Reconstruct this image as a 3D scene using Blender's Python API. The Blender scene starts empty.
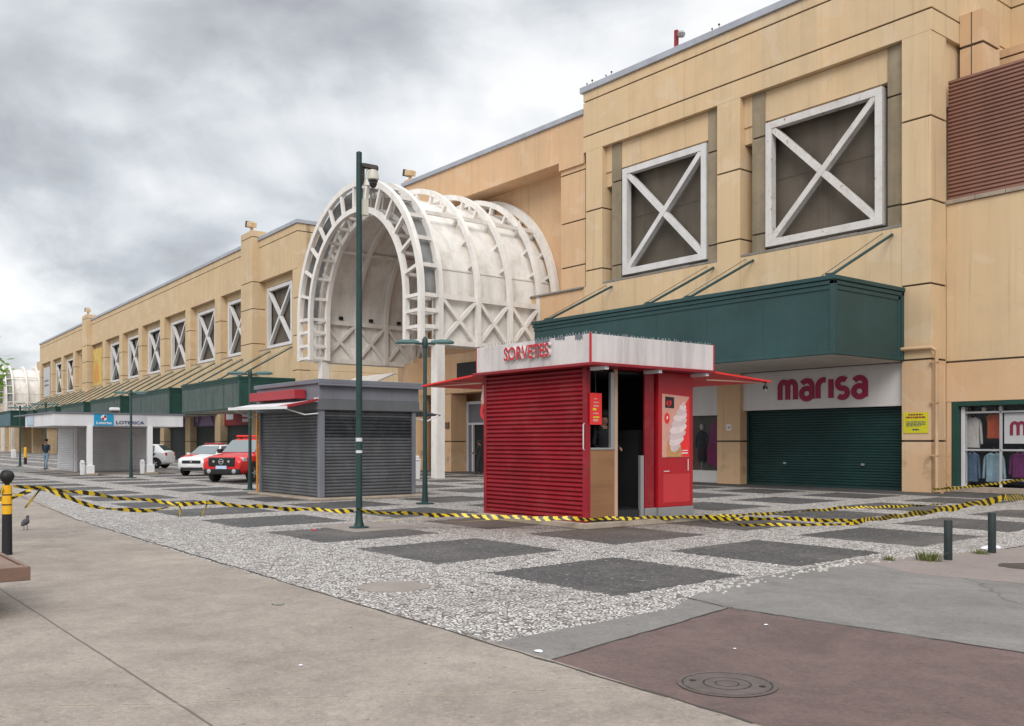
import bpy, bmesh, math, random
from mathutils import Vector, Matrix, Euler
random.seed(7)
R = math.radians
S = bpy.context.scene
C = S.collection
# ------------------------------------------------------------------ camera
EYE = 1.65
cam_d = bpy.data.cameras.new('camera'); cam = bpy.data.objects.new('camera', cam_d); C.objects.link(cam)
cam.location = (0, 0, EYE); cam.rotation_euler = (R(90), 0, R(51.61))
cam_d.sensor_width = 36; cam_d.lens = 934/1024*36; cam_d.shift_y = 79/1024
cam_d.clip_start = .05; cam_d.clip_end = 3000
S.camera = cam
# ------------------------------------------------------------------ world: overcast sky
W = bpy.data.worlds.new('World'); S.world = W; W.use_nodes = True
nt = W.node_tree; nt.nodes.clear()
def N(t, kind, **kw):
    n = t.nodes.new(kind)
    for k, v in kw.items(): setattr(n, k, v)
    return n
def L(t, a, b): t.links.new(a, b)
SUN_EL, SUN_AZ = R(38), math.atan2(.72, -.69)       # sun behind the camera's right shoulder
sky = N(nt, 'ShaderNodeTexSky', sky_type='NISHITA', sun_disc=False, sun_elevation=SUN_EL, sun_rotation=SUN_AZ)
def wm(op, a, b=None, c=None):
    m = N(nt, 'ShaderNodeMath', operation=op)
    for i, v in enumerate((a, b, c)):
        if v is None: continue
        if isinstance(v, (int, float)): m.inputs[i].default_value = v
        else: L(nt, v, m.inputs[i])
    return m.outputs[0]
tc = N(nt, 'ShaderNodeTexCoord'); sp = N(nt, 'ShaderNodeSeparateXYZ'); L(nt, tc.outputs['Generated'], sp.inputs[0])
zz = wm('MAXIMUM', sp.outputs[2], 0.0); den = wm('ADD', zz, .36)
cb = N(nt, 'ShaderNodeCombineXYZ'); L(nt, wm('DIVIDE', sp.outputs[0], den), cb.inputs[0]); L(nt, wm('DIVIDE', sp.outputs[1], den), cb.inputs[1])
def cloud(scale, detail, rough, dist, off):
    mp = N(nt, 'ShaderNodeMapping'); mp.inputs['Location'].default_value = off; L(nt, cb.outputs[0], mp.inputs[0])
    n = N(nt, 'ShaderNodeTexNoise'); n.inputs['Scale'].default_value = scale; n.inputs['Detail'].default_value = detail
    n.inputs['Roughness'].default_value = rough; n.inputs['Distortion'].default_value = dist
    L(nt, mp.outputs[0], n.inputs['Vector']); return n.outputs['Fac']
c1 = cloud(1.45, 11, .56, .5, (9.336, 7.975, 0)); c2 = cloud(4.2, 9, .55, .6, (1.136, 6.875, 0))
# billowing edges: rounded cells warped by noise
mp = N(nt, 'ShaderNodeMapping'); L(nt, cb.outputs[0], mp.inputs[0]); wn = N(nt, 'ShaderNodeTexNoise'); wn.inputs['Scale'].default_value = 3.5; wn.inputs['Detail'].default_value = 6; L(nt, cb.outputs[0], wn.inputs['Vector'])
va = N(nt, 'ShaderNodeVectorMath', operation='MULTIPLY_ADD'); L(nt, wn.outputs['Color'], va.inputs[0]); va.inputs[1].default_value = (.35, .35, 0); L(nt, mp.outputs[0], va.inputs[2])
vb = N(nt, 'ShaderNodeTexVoronoi', feature='SMOOTH_F1', voronoi_dimensions='2D'); vb.inputs['Scale'].default_value = 3.2; vb.inputs['Smoothness'].default_value = .35; vb.inputs['Detail'].default_value = 1.0; vb.inputs['Roughness'].default_value = .45; L(nt, va.outputs[0], vb.inputs['Vector'])
cs = wm('SUBTRACT', wm('ADD', wm('MULTIPLY', c1, .80), wm('MULTIPLY', c2, .22)), wm('MULTIPLY', wm('SUBTRACT', vb.outputs['Distance'], .62), .17))
rp = N(nt, 'ShaderNodeValToRGB'); L(nt, cs, rp.inputs[0]); el = rp.color_ramp.elements
el[0].position = .22; el[0].color = (.33, .335, .365, 1); el[1].position = .60; el[1].color = (1.0, 1.0, 1.0, 1)
e = el.new(.33); e.color = (.43, .435, .465, 1); e = el.new(.41); e.color = (.57, .595, .625, 1); e = el.new(.475); e.color = (.74, .765, .79, 1); e = el.new(.54); e.color = (.90, .91, .92, 1)
bg1 = N(nt, 'ShaderNodeBackground'); L(nt, sky.outputs[0], bg1.inputs[0]); bg1.inputs[1].default_value = .1
bg2 = N(nt, 'ShaderNodeBackground'); L(nt, rp.outputs[0], bg2.inputs[0])
# CIE overcast sky: the zenith is brighter than the band above the horizon
L(nt, wm('ADD', .95, wm('MULTIPLY', wm('MAXIMUM', wm('SUBTRACT', zz, .42), 0.0), 2.2)), bg2.inputs[1])
mx = N(nt, 'ShaderNodeMixShader'); mx.inputs[0].default_value = .9
L(nt, bg1.outputs[0], mx.inputs[1]); L(nt, bg2.outputs[0], mx.inputs[2])
wo = N(nt, 'ShaderNodeOutputWorld'); L(nt, mx.outputs[0], wo.inputs[0])
sun_d = bpy.data.lights.new('sun', 'SUN'); sun_d.energy = 1.5; sun_d.angle = R(30); sun_d.color = (1, .95, .88)
sun = bpy.data.objects.new('sun', sun_d); C.objects.link(sun)
sv = Vector((math.sin(SUN_AZ)*math.cos(SUN_EL), math.cos(SUN_AZ)*math.cos(SUN_EL), math.sin(SUN_EL)))
sun.rotation_euler = sv.to_track_quat('Z', 'Y').to_euler()
S.view_settings.view_transform = 'Standard'; S.view_settings.look = 'None'; S.view_settings.gamma = 1
S.view_settings.use_curve_mapping = False; S.view_settings.exposure = 0.18
S.render.engine = 'CYCLES'

# ------------------------------------------------------------------ materials
def srgb(*c): return tuple((v/255/12.92 if v/255 <= .04045 else ((v/255+.055)/1.055)**2.4) for v in c)
MATS = {}
def new_mat(name):
    m = bpy.data.materials.new(name); m.use_nodes = True; t = m.node_tree
    return m, t, t.nodes['Principled BSDF']
def mth(t, op, a, b=None, c=None):
    m = N(t, 'ShaderNodeMath', operation=op)
    for i, v in enumerate((a, b, c)):
        if v is None: continue
        if isinstance(v, (int, float)): m.inputs[i].default_value = v
        else: L(t, v, m.inputs[i])
    return m.outputs[0]
def mixc(t, f, a, b, mode='MIX'):
    m = N(t, 'ShaderNodeMix', data_type='RGBA', blend_type=mode)
    for i, v in ((0, f), (6, a), (7, b)):
        if isinstance(v, (int, float)): m.inputs[i].default_value = v
        elif isinstance(v, tuple): m.inputs[i].default_value = (v[0], v[1], v[2], 1)
        else: L(t, v, m.inputs[i])
    return m.outputs[2]
def noise(t, vec, scale, detail=4, rough=.6, sx=1, sy=1, sz=1, dist=0):
    if (sx, sy, sz) != (1, 1, 1):
        mp = N(t, 'ShaderNodeMapping'); mp.inputs['Scale'].default_value = (sx, sy, sz); L(t, vec, mp.inputs[0]); vec = mp.outputs[0]
    n = N(t, 'ShaderNodeTexNoise'); n.inputs['Scale'].default_value = scale; n.inputs['Detail'].default_value = detail
    n.inputs['Roughness'].default_value = rough; n.inputs['Distortion'].default_value = dist; L(t, vec, n.inputs['Vector'])
    return n.outputs['Fac']
def ramp(t, f, a, b):
    m = N(t, 'ShaderNodeMapRange'); L(t, f, m.inputs[0]); m.inputs[1].default_value = a; m.inputs[2].default_value = b
    return m.outputs[0]
def bump(t, h, strength, dist=.01):
    b = N(t, 'ShaderNodeBump'); b.inputs['Strength'].default_value = strength; b.inputs['Distance'].default_value = dist; L(t, h, b.inputs['Height'])
    return b.outputs[0]
def paint(name, col, rough=.65, metal=0., var=.12, scale=.7, streak=0., dirt=None, dirt_amt=.0, bmp=0., spec=.4, chips=None, chip_at=.70, stkdir=(1.6, 1.6, .07), panel=0.):
    """painted or plastered surface: mottled base, vertical run-off streaks, dirt and chipped spots"""
    m, t, p = new_mat(name); MATS[name] = m
    o = N(t, 'ShaderNodeTexCoord').outputs['Object']
    c = mixc(t, ramp(t, noise(t, o, scale, 6), .3, .7), tuple(v*(1-var) for v in col), tuple(min(1, v*(1+var)) for v in col))
    if panel:
        sx_ = N(t, 'ShaderNodeSeparateXYZ'); L(t, o, sx_.inputs[0]); wn = N(t, 'ShaderNodeTexWhiteNoise', noise_dimensions='1D')
        L(t, mth(t, 'FLOOR', mth(t, 'MULTIPLY', mth(t, 'ADD', mth(t, 'ADD', sx_.outputs[0], mth(t, 'MULTIPLY', sx_.outputs[1], .9)), mth(t, 'MULTIPLY', noise(t, o, .35, 2), .5)), .83)), wn.inputs['W'])
        c = mixc(t, mth(t, 'MULTIPLY', wn.outputs['Value'], panel), c, (.50, .43, .30))
        pt = ramp(t, noise(t, o, .55, 2, .4, 1, 1, 1.3, .6), .60, .615); c = mixc(t, mth(t, 'MULTIPLY', pt, panel*1.1), c, (.70, .58, .44))
        rn = ramp(t, noise(t, o, 1.0, 6, .7, 5, 5, .12), .56, .70); c = mixc(t, mth(t, 'MULTIPLY', rn, panel*1.6), c, (.30, .23, .15))
        zb = mth(t, 'ABSOLUTE', mth(t, 'SUBTRACT', sx_.outputs[2], .85)); sm_ = mth(t, 'MULTIPLY', ramp(t, zb, .55, .15), ramp(t, noise(t, o, 1.9, 6, .6), .50, .66)); c = mixc(t, mth(t, 'MULTIPLY', sm_, .55), c, (.16, .12, .09))
        sp_ = ramp(t, noise(t, o, 2.2, 8, .75), .66, .70); c = mixc(t, mth(t, 'MULTIPLY', sp_, panel*1.5), c, (.33, .27, .20))
    if streak:
        s = ramp(t, noise(t, o, 1.0, 5, .65, *stkdir), .46, .72)
        c = mixc(t, mth(t, 'MULTIPLY', s, streak), c, tuple(v*k for v, k in zip(col, (.42, .40, .40))))
    if dirt:
        d = ramp(t, noise(t, o, scale*2.3, 8, .7), .5, .75)
        c = mixc(t, mth(t, 'MULTIPLY', d, dirt_amt), c, dirt)
    if chips:
        d = ramp(t, noise(t, o, 5.5, 6, .72), chip_at, chip_at+.02)
        c = mixc(t, d, c, chips)
    L(t, c, p.inputs['Base Color'])
    L(t, mth(t, 'ADD', rough-.08, mth(t, 'MULTIPLY', noise(t, o, 3, 4), .16)), p.inputs['Roughness'])
    p.inputs['Metallic'].default_value = metal; p.inputs['Specular IOR Level'].default_value = spec
    if bmp: L(t, bump(t, noise(t, o, 14, 6, .7), bmp), p.inputs['Normal'])
    return m
WALL = paint('beige_wall', (.665, .485, .295), .85, panel=.26, var=.06, scale=.28, streak=.16, dirt=(.34, .27, .19), dirt_amt=.28, bmp=.12, spec=.2)
WALL2 = paint('peach_wall', (.66, .43, .255), .85, panel=.2, var=.06, scale=.28, streak=.14, dirt=(.34, .26, .19), dirt_amt=.25, bmp=.12, spec=.2)
WALLW = paint('wing_wall', (.61, .45, .275), .85, panel=.25, var=.06, scale=.25, streak=.14, dirt=(.32, .25, .17), dirt_amt=.25, bmp=.1, spec=.2)
GROOVE = paint('groove', (.09, .075, .055), .9, var=.2)
OLIVE = paint('weathered_concrete', (.29, .24, .165), .9, var=.2, scale=.5, streak=.4, dirt=(.12, .11, .08), dirt_amt=.5, bmp=.2, spec=.2)
CONC_D = paint('dark_concrete', (.135, .115, .093), .9, var=.22, scale=.5, streak=.35, bmp=.2, spec=.2)
LEDGE = paint('grey_ledge', (.24, .22, .20), .85, var=.25, scale=1.5, dirt=(.1, .09, .08), dirt_amt=.6, bmp=.2)
COPING = paint('coping_metal', (.38, .40, .45), .5, var=.12, scale=.8, streak=.2, metal=.2)
FRAME = paint('frame_white', (.66, .65, .65), .6, var=.06, scale=1.2, streak=.22, dirt=(.42, .36, .30), dirt_amt=.3)
FRAMER = paint('frame_rusting', (.64, .62, .60), .6, var=.08, scale=1.2, streak=.2, dirt=(.35, .2, .1), dirt_amt=.35, chips=(.30, .13, .05), chip_at=.62)
TRUSS = paint('truss_white', (.78, .755, .72), .6, var=.07, scale=1.0, streak=.3, dirt=(.40, .35, .28), dirt_amt=.3)
SHELL = paint('shell_panel', (.76, .735, .70), .6, var=.08, scale=.5, streak=.38, dirt=(.36, .31, .25), dirt_amt=.45, spec=.3)
GREEN = paint('canopy_green', (.022, .062, .064), .6, var=.2, scale=.6, streak=.25, dirt=(.06, .085, .08), dirt_amt=.3, chips=(.3, .33, .32), chip_at=.83)
GREENF = paint('canopy_faded', (.085, .118, .112), .75, var=.12, scale=.8, streak=.75, dirt=(.2, .21, .19), dirt_amt=.3, stkdir=(2.6, 2.6, .12))
GREEND = paint('green_dark', (.012, .055, .043), .6, var=.2, scale=.6)
GPOLE = paint('pole_green', (.012, .042, .040), .5, var=.25, scale=3, dirt=(.035, .05, .048), dirt_amt=.3, chips=(.35, .36, .34), chip_at=.765)
DPOST = paint('post_dark', (.016, .026, .026), .6, var=.3, scale=5, chips=(.2, .2, .19), chip_at=.75)
LAMPG = paint('lamp_green', (.055, .125, .12), .5, var=.15, scale=4)
SOFFIT = paint('soffit', (.50, .47, .43), .8, var=.1, scale=.6, streak=.2)
SHUTG = paint('shutter_green', (.010, .040, .037), .5, var=.25, scale=.6, streak=.5, stkdir=(.25, .25, 4), dirt=(.03, .06, .055), dirt_amt=.5, chips=(.38, .42, .40), chip_at=.775)
SHUTD = paint('shutter_dark', (.035, .045, .045), .6, var=.2, scale=.6)
SHUTK = paint('shutter_grey', (.098, .102, .11), .5, var=.25, scale=.9, streak=.5, dirt=(.22, .22, .22), dirt_amt=.45, metal=.25, stkdir=(.35, .35, 5))
SHUTKD = paint('shutter_grey_dark', (.03, .033, .037), .5, var=.3, scale=1.4, dirt=(.14, .14, .15), dirt_amt=.4, metal=.2)
KGREY = paint('kiosk_grey', (.165, .172, .20), .6, var=.1, scale=.8, streak=.3)
KGREYD = paint('kiosk_grey_dark', (.115, .122, .13), .6, var=.1, scale=.8, streak=.25)
KPALE = paint('kiosk_pale', (.64, .64, .66), .6, var=.06, scale=.9, streak=.18)
KSHUT = paint('pale_shutter', (.60, .605, .62), .5, var=.1, scale=.7, streak=.25, metal=.1)
RED = paint('kiosk_red', (.26, .006, .015), .5, var=.22, scale=.8, streak=.45, stkdir=(.4, .4, 5), dirt=(.30, .06, .06), dirt_amt=.5, chips=(.50, .36, .34), chip_at=.765)
REDP = paint('panel_red', (.40, .010, .018), .4, var=.12, scale=1.0, streak=.4, dirt=(.20, .02, .022), dirt_amt=.4, chips=(.7, .6, .58), chip_at=.82)
REDC = paint('awning_red', (.72, .03, .03), .6, var=.08, scale=2)
REDB = paint('sign_red', (.32, .025, .035), .5, var=.08)
SIGNW = paint('sign_dirty_white', (.62, .585, .58), .6, var=.07, scale=.9, streak=.62, dirt=(.36, .33, .31), dirt_amt=.35, stkdir=(3.2, 3.2, .2))
LETRED = paint('letter_red', (.50, .015, .03), .5, var=.05)
LETSIDE = paint('letter_side', (.62, .58, .57), .6, var=.1)
MAG = paint('letter_magenta', (.30, .008, .055), .5, var=.06)
WHITE = paint('white_board', (.62, .60, .585), .6, var=.04, scale=.6, streak=.12)
WHITEP = paint('white_plain', (.72, .72, .73), .5, var=.04)
BLUE = paint('blue_panel', (.01, .27, .50), .5, var=.05)
NAVY = paint('navy_letters', (.02, .05, .13), .5, var=.05)
PURPLE = paint('purple_sign', (.085, .05, .125), .6, var=.15, scale=.8)
PURPL2 = paint('purple_pale', (.22, .16, .28), .6, var=.2)
CRIM = paint('crimson_sign', (.26, .02, .03), .6, var=.15)
BLACK = paint('black', (.012, .012, .013), .5, var=.2)
RUBBER = paint('rubber', (.02, .02, .021), .8, var=.2)
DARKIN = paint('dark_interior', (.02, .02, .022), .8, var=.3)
FLOORD = paint('dark_floor', (.075, .072, .07), .8, var=.25, scale=1.5)
WOOD = paint('wood_panel', (.25, .125, .058), .5, var=.15, scale=1, streak=.35, stkdir=(.4, .4, 7))
WOODP = paint('pale_wood', (.50, .34, .24), .6, var=.15, streak=.3)
PLANK = paint('bench_plank', (.19, .115, .085), .55, var=.15, scale=2, streak=.3, stkdir=(.6, 9, 9), bmp=.2)
BROWN = paint('brown_louvre', (.24, .118, .085), .55, var=.14, scale=.35, streak=.2, dirt=(.30, .18, .14), dirt_amt=.3, metal=.1)
PIPE = paint('pipe_tan', (.50, .33, .19), .6, var=.15, dirt=(.25, .18, .12), dirt_amt=.4)
YEL = paint('yellow_paint', (.75, .40, .015), .5, var=.12, scale=4)
YELN = paint('yellow_notice', (.60, .55, .02), .6, var=.06, scale=2)
ORANGE = paint('orange_strip', (.62, .25, .03), .5, var=.1)
BEIGEB = paint('yellow_banner', (.58, .40, .10), .6, var=.25, scale=1.2)
GREYBN = paint('pale_banner', (.50, .50, .53), .6, var=.12, scale=1.0)
STEEL = paint('grey_steel', (.34, .34, .34), .45, var=.12, metal=.5)
IRON = paint('cast_iron', (.055, .048, .045), .6, var=.3, scale=6, dirt=(.14, .09, .06), dirt_amt=.5, metal=.3, bmp=.3)
IRONH = paint('cast_iron_worn', (.115, .10, .095), .55, var=.25, scale=6, metal=.3, bmp=.3)
CEMENT = paint('cement_patch', (.25, .215, .195), .9, var=.18, scale=2, dirt=(.15, .12, .10), dirt_amt=.5, bmp=.3)
PLINTH = paint('plinth_concrete', (.36, .30, .24), .9, var=.18, scale=2, dirt=(.2, .15, .11), dirt_amt=.6, bmp=.3)
CARW = paint('car_white', (.68, .68, .69), .25, var=.02, spec=.6)
CARR = paint('car_red', (.60, .012, .015), .22, var=.03, spec=.6)
SILVER = paint('silver', (.55, .55, .57), .3, var=.05, metal=.8)
PAPER = paint('paper', (.75, .75, .80), .8, var=.1, scale=8)
SKIN = paint('skin', (.36, .20, .14), .6, var=.08, scale=8)
HAIR = paint('hair', (.018, .014, .012), .7, var=.2)
CL_BLK = paint('cloth_black', (.02, .021, .026), .85, var=.25, scale=6)
CL_NAVY = paint('cloth_navy', (.035, .05, .075), .85, var=.25, scale=6)
CL_JEAN = paint('cloth_jeans', (.22, .32, .42), .85, var=.2, scale=6)
CL_WHITE = paint('cloth_white', (.60, .58, .56), .85, var=.12, scale=6, streak=.5, stkdir=(9, 9, 1.2), bmp=.3)
CL_DENIM = paint('cloth_denim', (.10, .17, .27), .85, var=.2, scale=6, streak=.5, stkdir=(9, 9, 1.2), bmp=.3)
CL_SKY = paint('cloth_pale_denim', (.30, .46, .56), .85, var=.15, scale=6, streak=.5, stkdir=(9, 9, 1.2), bmp=.3)
CL_RUST = paint('cloth_orange', (.50, .09, .03), .85, var=.2, scale=6, streak=.5, stkdir=(9, 9, 1.2), bmp=.3)
CL_PLUM = paint('cloth_plum', (.16, .02, .13), .85, var=.2, scale=6, streak=.5, stkdir=(9, 9, 1.2), bmp=.3)
CL_MAG = paint('magenta_board', (.20, .015, .10), .7, var=.3, scale=2)
FEATH = paint('feathers', (.05, .05, .06), .7, var=.4, scale=30)
GRASS = paint('grass_blade', (.13, .15, .045), .7, var=.3, scale=9)
TRUNK = paint('bark', (.12, .085, .06), .9, var=.3, scale=8, bmp=.5)
CREAM = paint('ice_cream', (.70, .58, .58), .5, var=.12, scale=9, streak=.3, stkdir=(1.5, 1.5, 9))
CONE = paint('wafer', (.45, .24, .09), .6, var=.2, scale=14)
PINK = paint('poster_pink', (.60, .30, .24), .5, var=.12, scale=3)
CAMW = paint('camera_housing', (.55, .52, .45), .4, var=.08)
def glass(name, col, rough=.04, alpha=None):
    m, t, p = new_mat(name); p.inputs['Base Color'].default_value = (*col, 1); p.inputs['Roughness'].default_value = rough
    p.inputs['Specular IOR Level'].default_value = .8
    if alpha is not None: p.inputs['Alpha'].default_value = alpha
    return m
GLASS = glass('car_glass', (.02, .026, .03)); WSHIELD = glass('windshield_sky_tint', (.16, .19, .20), .08); GLASSD = glass('dark_window_glass', (.01, .02, .024), .08)  # windshield base made paler: reflected sky and light interior put into its colour
GLASSW = glass('shop_glass', (.05, .06, .07), .02, .10); LENS = glass('headlight_lens', (.5, .52, .55), .1)
DOME = glass('dome_glass', (.01, .01, .012), .08); REDL = glass('tail_light', (.45, .01, .01), .15)
m, t, p = new_mat('polycarbonate'); POLY = m
o = N(t, 'ShaderNodeTexCoord').outputs['Object']
cc = mixc(t, ramp(t, noise(t, o, 1.2, 7, .7, 1, 1, .5), .35, .7), (.50, .51, .52), (.26, .26, .25)); L(t, cc, p.inputs['Base Color']); p.inputs['Roughness'].default_value = .4
tr = N(t, 'ShaderNodeBsdfTranslucent'); L(t, cc, tr.inputs[0]); ms = N(t, 'ShaderNodeMixShader'); ms.inputs[0].default_value = .5
L(t, p.outputs[0], ms.inputs[1]); L(t, tr.outputs[0], ms.inputs[2]); L(t, ms.outputs[0], t.nodes['Material Output'].inputs[0])
m, t, p = new_mat('leaf'); LEAF = m
rnd = N(t, 'ShaderNodeNewGeometry').outputs['Random Per Island']
cc = mixc(t, rnd, (.14, .30, .03), (.30, .48, .06)); L(t, cc, p.inputs['Base Color']); p.inputs['Roughness'].default_value = .5
tr = N(t, 'ShaderNodeBsdfTranslucent'); L(t, cc, tr.inputs[0]); ms = N(t, 'ShaderNodeMixShader'); ms.inputs[0].default_value = .4
L(t, p.outputs[0], ms.inputs[1]); L(t, tr.outputs[0], ms.inputs[2]); L(t, ms.outputs[0], t.nodes['Material Output'].inputs[0])
# striped caution tape: UV u runs along the tape in metres, v across it
m, t, p = new_mat('caution_tape'); TAPE = m
uv = N(t, 'ShaderNodeUVMap').outputs[0]; s2 = N(t, 'ShaderNodeSeparateXYZ'); L(t, uv, s2.inputs[0])
st = mth(t, 'FRACT', mth(t, 'ADD', mth(t, 'MULTIPLY', mth(t, 'ADD', s2.outputs[0], mth(t, 'MULTIPLY', noise(t, uv, 1.3, 3), .22)), 5.2), mth(t, 'MULTIPLY', s2.outputs[1], .42)))
L(t, mixc(t, mth(t, 'GREATER_THAN', st, .5), (.018, .017, .014), (.72, .52, .02)), p.inputs['Base Color']); p.inputs['Roughness'].default_value = .35
# Portuguese mosaic: small irregular stones, dark squares in a pale field
m, t, p = new_mat('mosaic_stones'); MOSAIC = m
o = N(t, 'ShaderNodeTexCoord').outputs['Object']
vo = N(t, 'ShaderNodeTexVoronoi', voronoi_dimensions='2D', feature='F1'); ve = N(t, 'ShaderNodeTexVoronoi', voronoi_dimensions='2D', feature='DISTANCE_TO_EDGE')
wob = N(t, 'ShaderNodeTexNoise'); wob.inputs['Scale'].default_value = 3; L(t, o, wob.inputs['Vector'])
wv = N(t, 'ShaderNodeVectorMath', operation='MULTIPLY_ADD'); L(t, wob.outputs['Color'], wv.inputs[0]); wv.inputs[1].default_value = (.10, .10, 0); L(t, o, wv.inputs[2])
for v in (vo, ve):
    v.inputs['Scale'].default_value = 20; v.inputs['Randomness'].default_value = .95; L(t, wv.outputs[0], v.inputs['Vector'])
ps = N(t, 'ShaderNodeSeparateXYZ'); L(t, vo.outputs['Position'], ps.inputs[0]); cr = N(t, 'ShaderNodeSeparateColor'); L(t, vo.outputs['Color'], cr.inputs[0])
X, Y = ps.outputs[0], ps.outputs[1]
XS = mth(t, 'ADD', X, mth(t, 'MULTIPLY', mth(t, 'SUBTRACT', Y, 8.3), .055))     # the pattern is laid slightly askew
fx = mth(t, 'FRACT', mth(t, 'DIVIDE', mth(t, 'ADD', XS, 9.46+33.8), 3.38)); fy = mth(t, 'FRACT', mth(t, 'DIVIDE', mth(t, 'SUBTRACT', Y, 7.12), 3.56))
msk = mth(t, 'MULTIPLY', mth(t, 'LESS_THAN', fx, .68), mth(t, 'LESS_THAN', fy, .672))
msk = mth(t, 'MULTIPLY', msk, mth(t, 'MULTIPLY', mth(t, 'GREATER_THAN', Y, 7.0), mth(t, 'LESS_THAN', XS, -7.1)))
pale = mixc(t, ramp(t, cr.outputs[0], 0, 1), (.30, .275, .255), (.70, .665, .635))
pale = mixc(t, mth(t, 'GREATER_THAN', cr.outputs[1], .90), pale, (.17, .145, .135))
dark = mixc(t, cr.outputs[0], (.030, .031, .033), (.105, .105, .106))
dark = mixc(t, mth(t, 'GREATER_THAN', cr.outputs[2], .99), dark, (.24, .23, .22))
col = mixc(t, msk, pale, dark)
gap = ramp(t, mth(t, 'ADD', ve.outputs['Distance'], mth(t, 'MULTIPLY', mth(t, 'SUBTRACT', noise(t, o, 40, 2), .5), .16)), .03, .19)
col = mixc(t, gap, (.058, .050, .045), col)
big = ramp(t, noise(t, o, .55, 7, .65), .48, .72); col = mixc(t, mth(t, 'MULTIPLY', big, .45), col, (.19, .165, .15))
# reddish earth trodden around the ice-cream kiosk
dk = N(t, 'ShaderNodeVectorMath', operation='DISTANCE'); L(t, o, dk.inputs[0]); dk.inputs[1].default_value = (-14.3, 12.2, 0)
soil = mth(t, 'MULTIPLY', ramp(t, mth(t, 'ADD', dk.outputs['Value'], mth(t, 'MULTIPLY', noise(t, o, 1.1, 5), 2.5)), 5.2, 2.4), .42)
col = mixc(t, soil, col, (.15, .085, .062))
L(t, col, p.inputs['Base Color']); p.inputs['Roughness'].default_value = .75
L(t, bump(t, mth(t, 'ADD', gap, mth(t, 'MULTIPLY', cr.outputs[0], .4)), .7, .012), p.inputs['Normal'])
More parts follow.
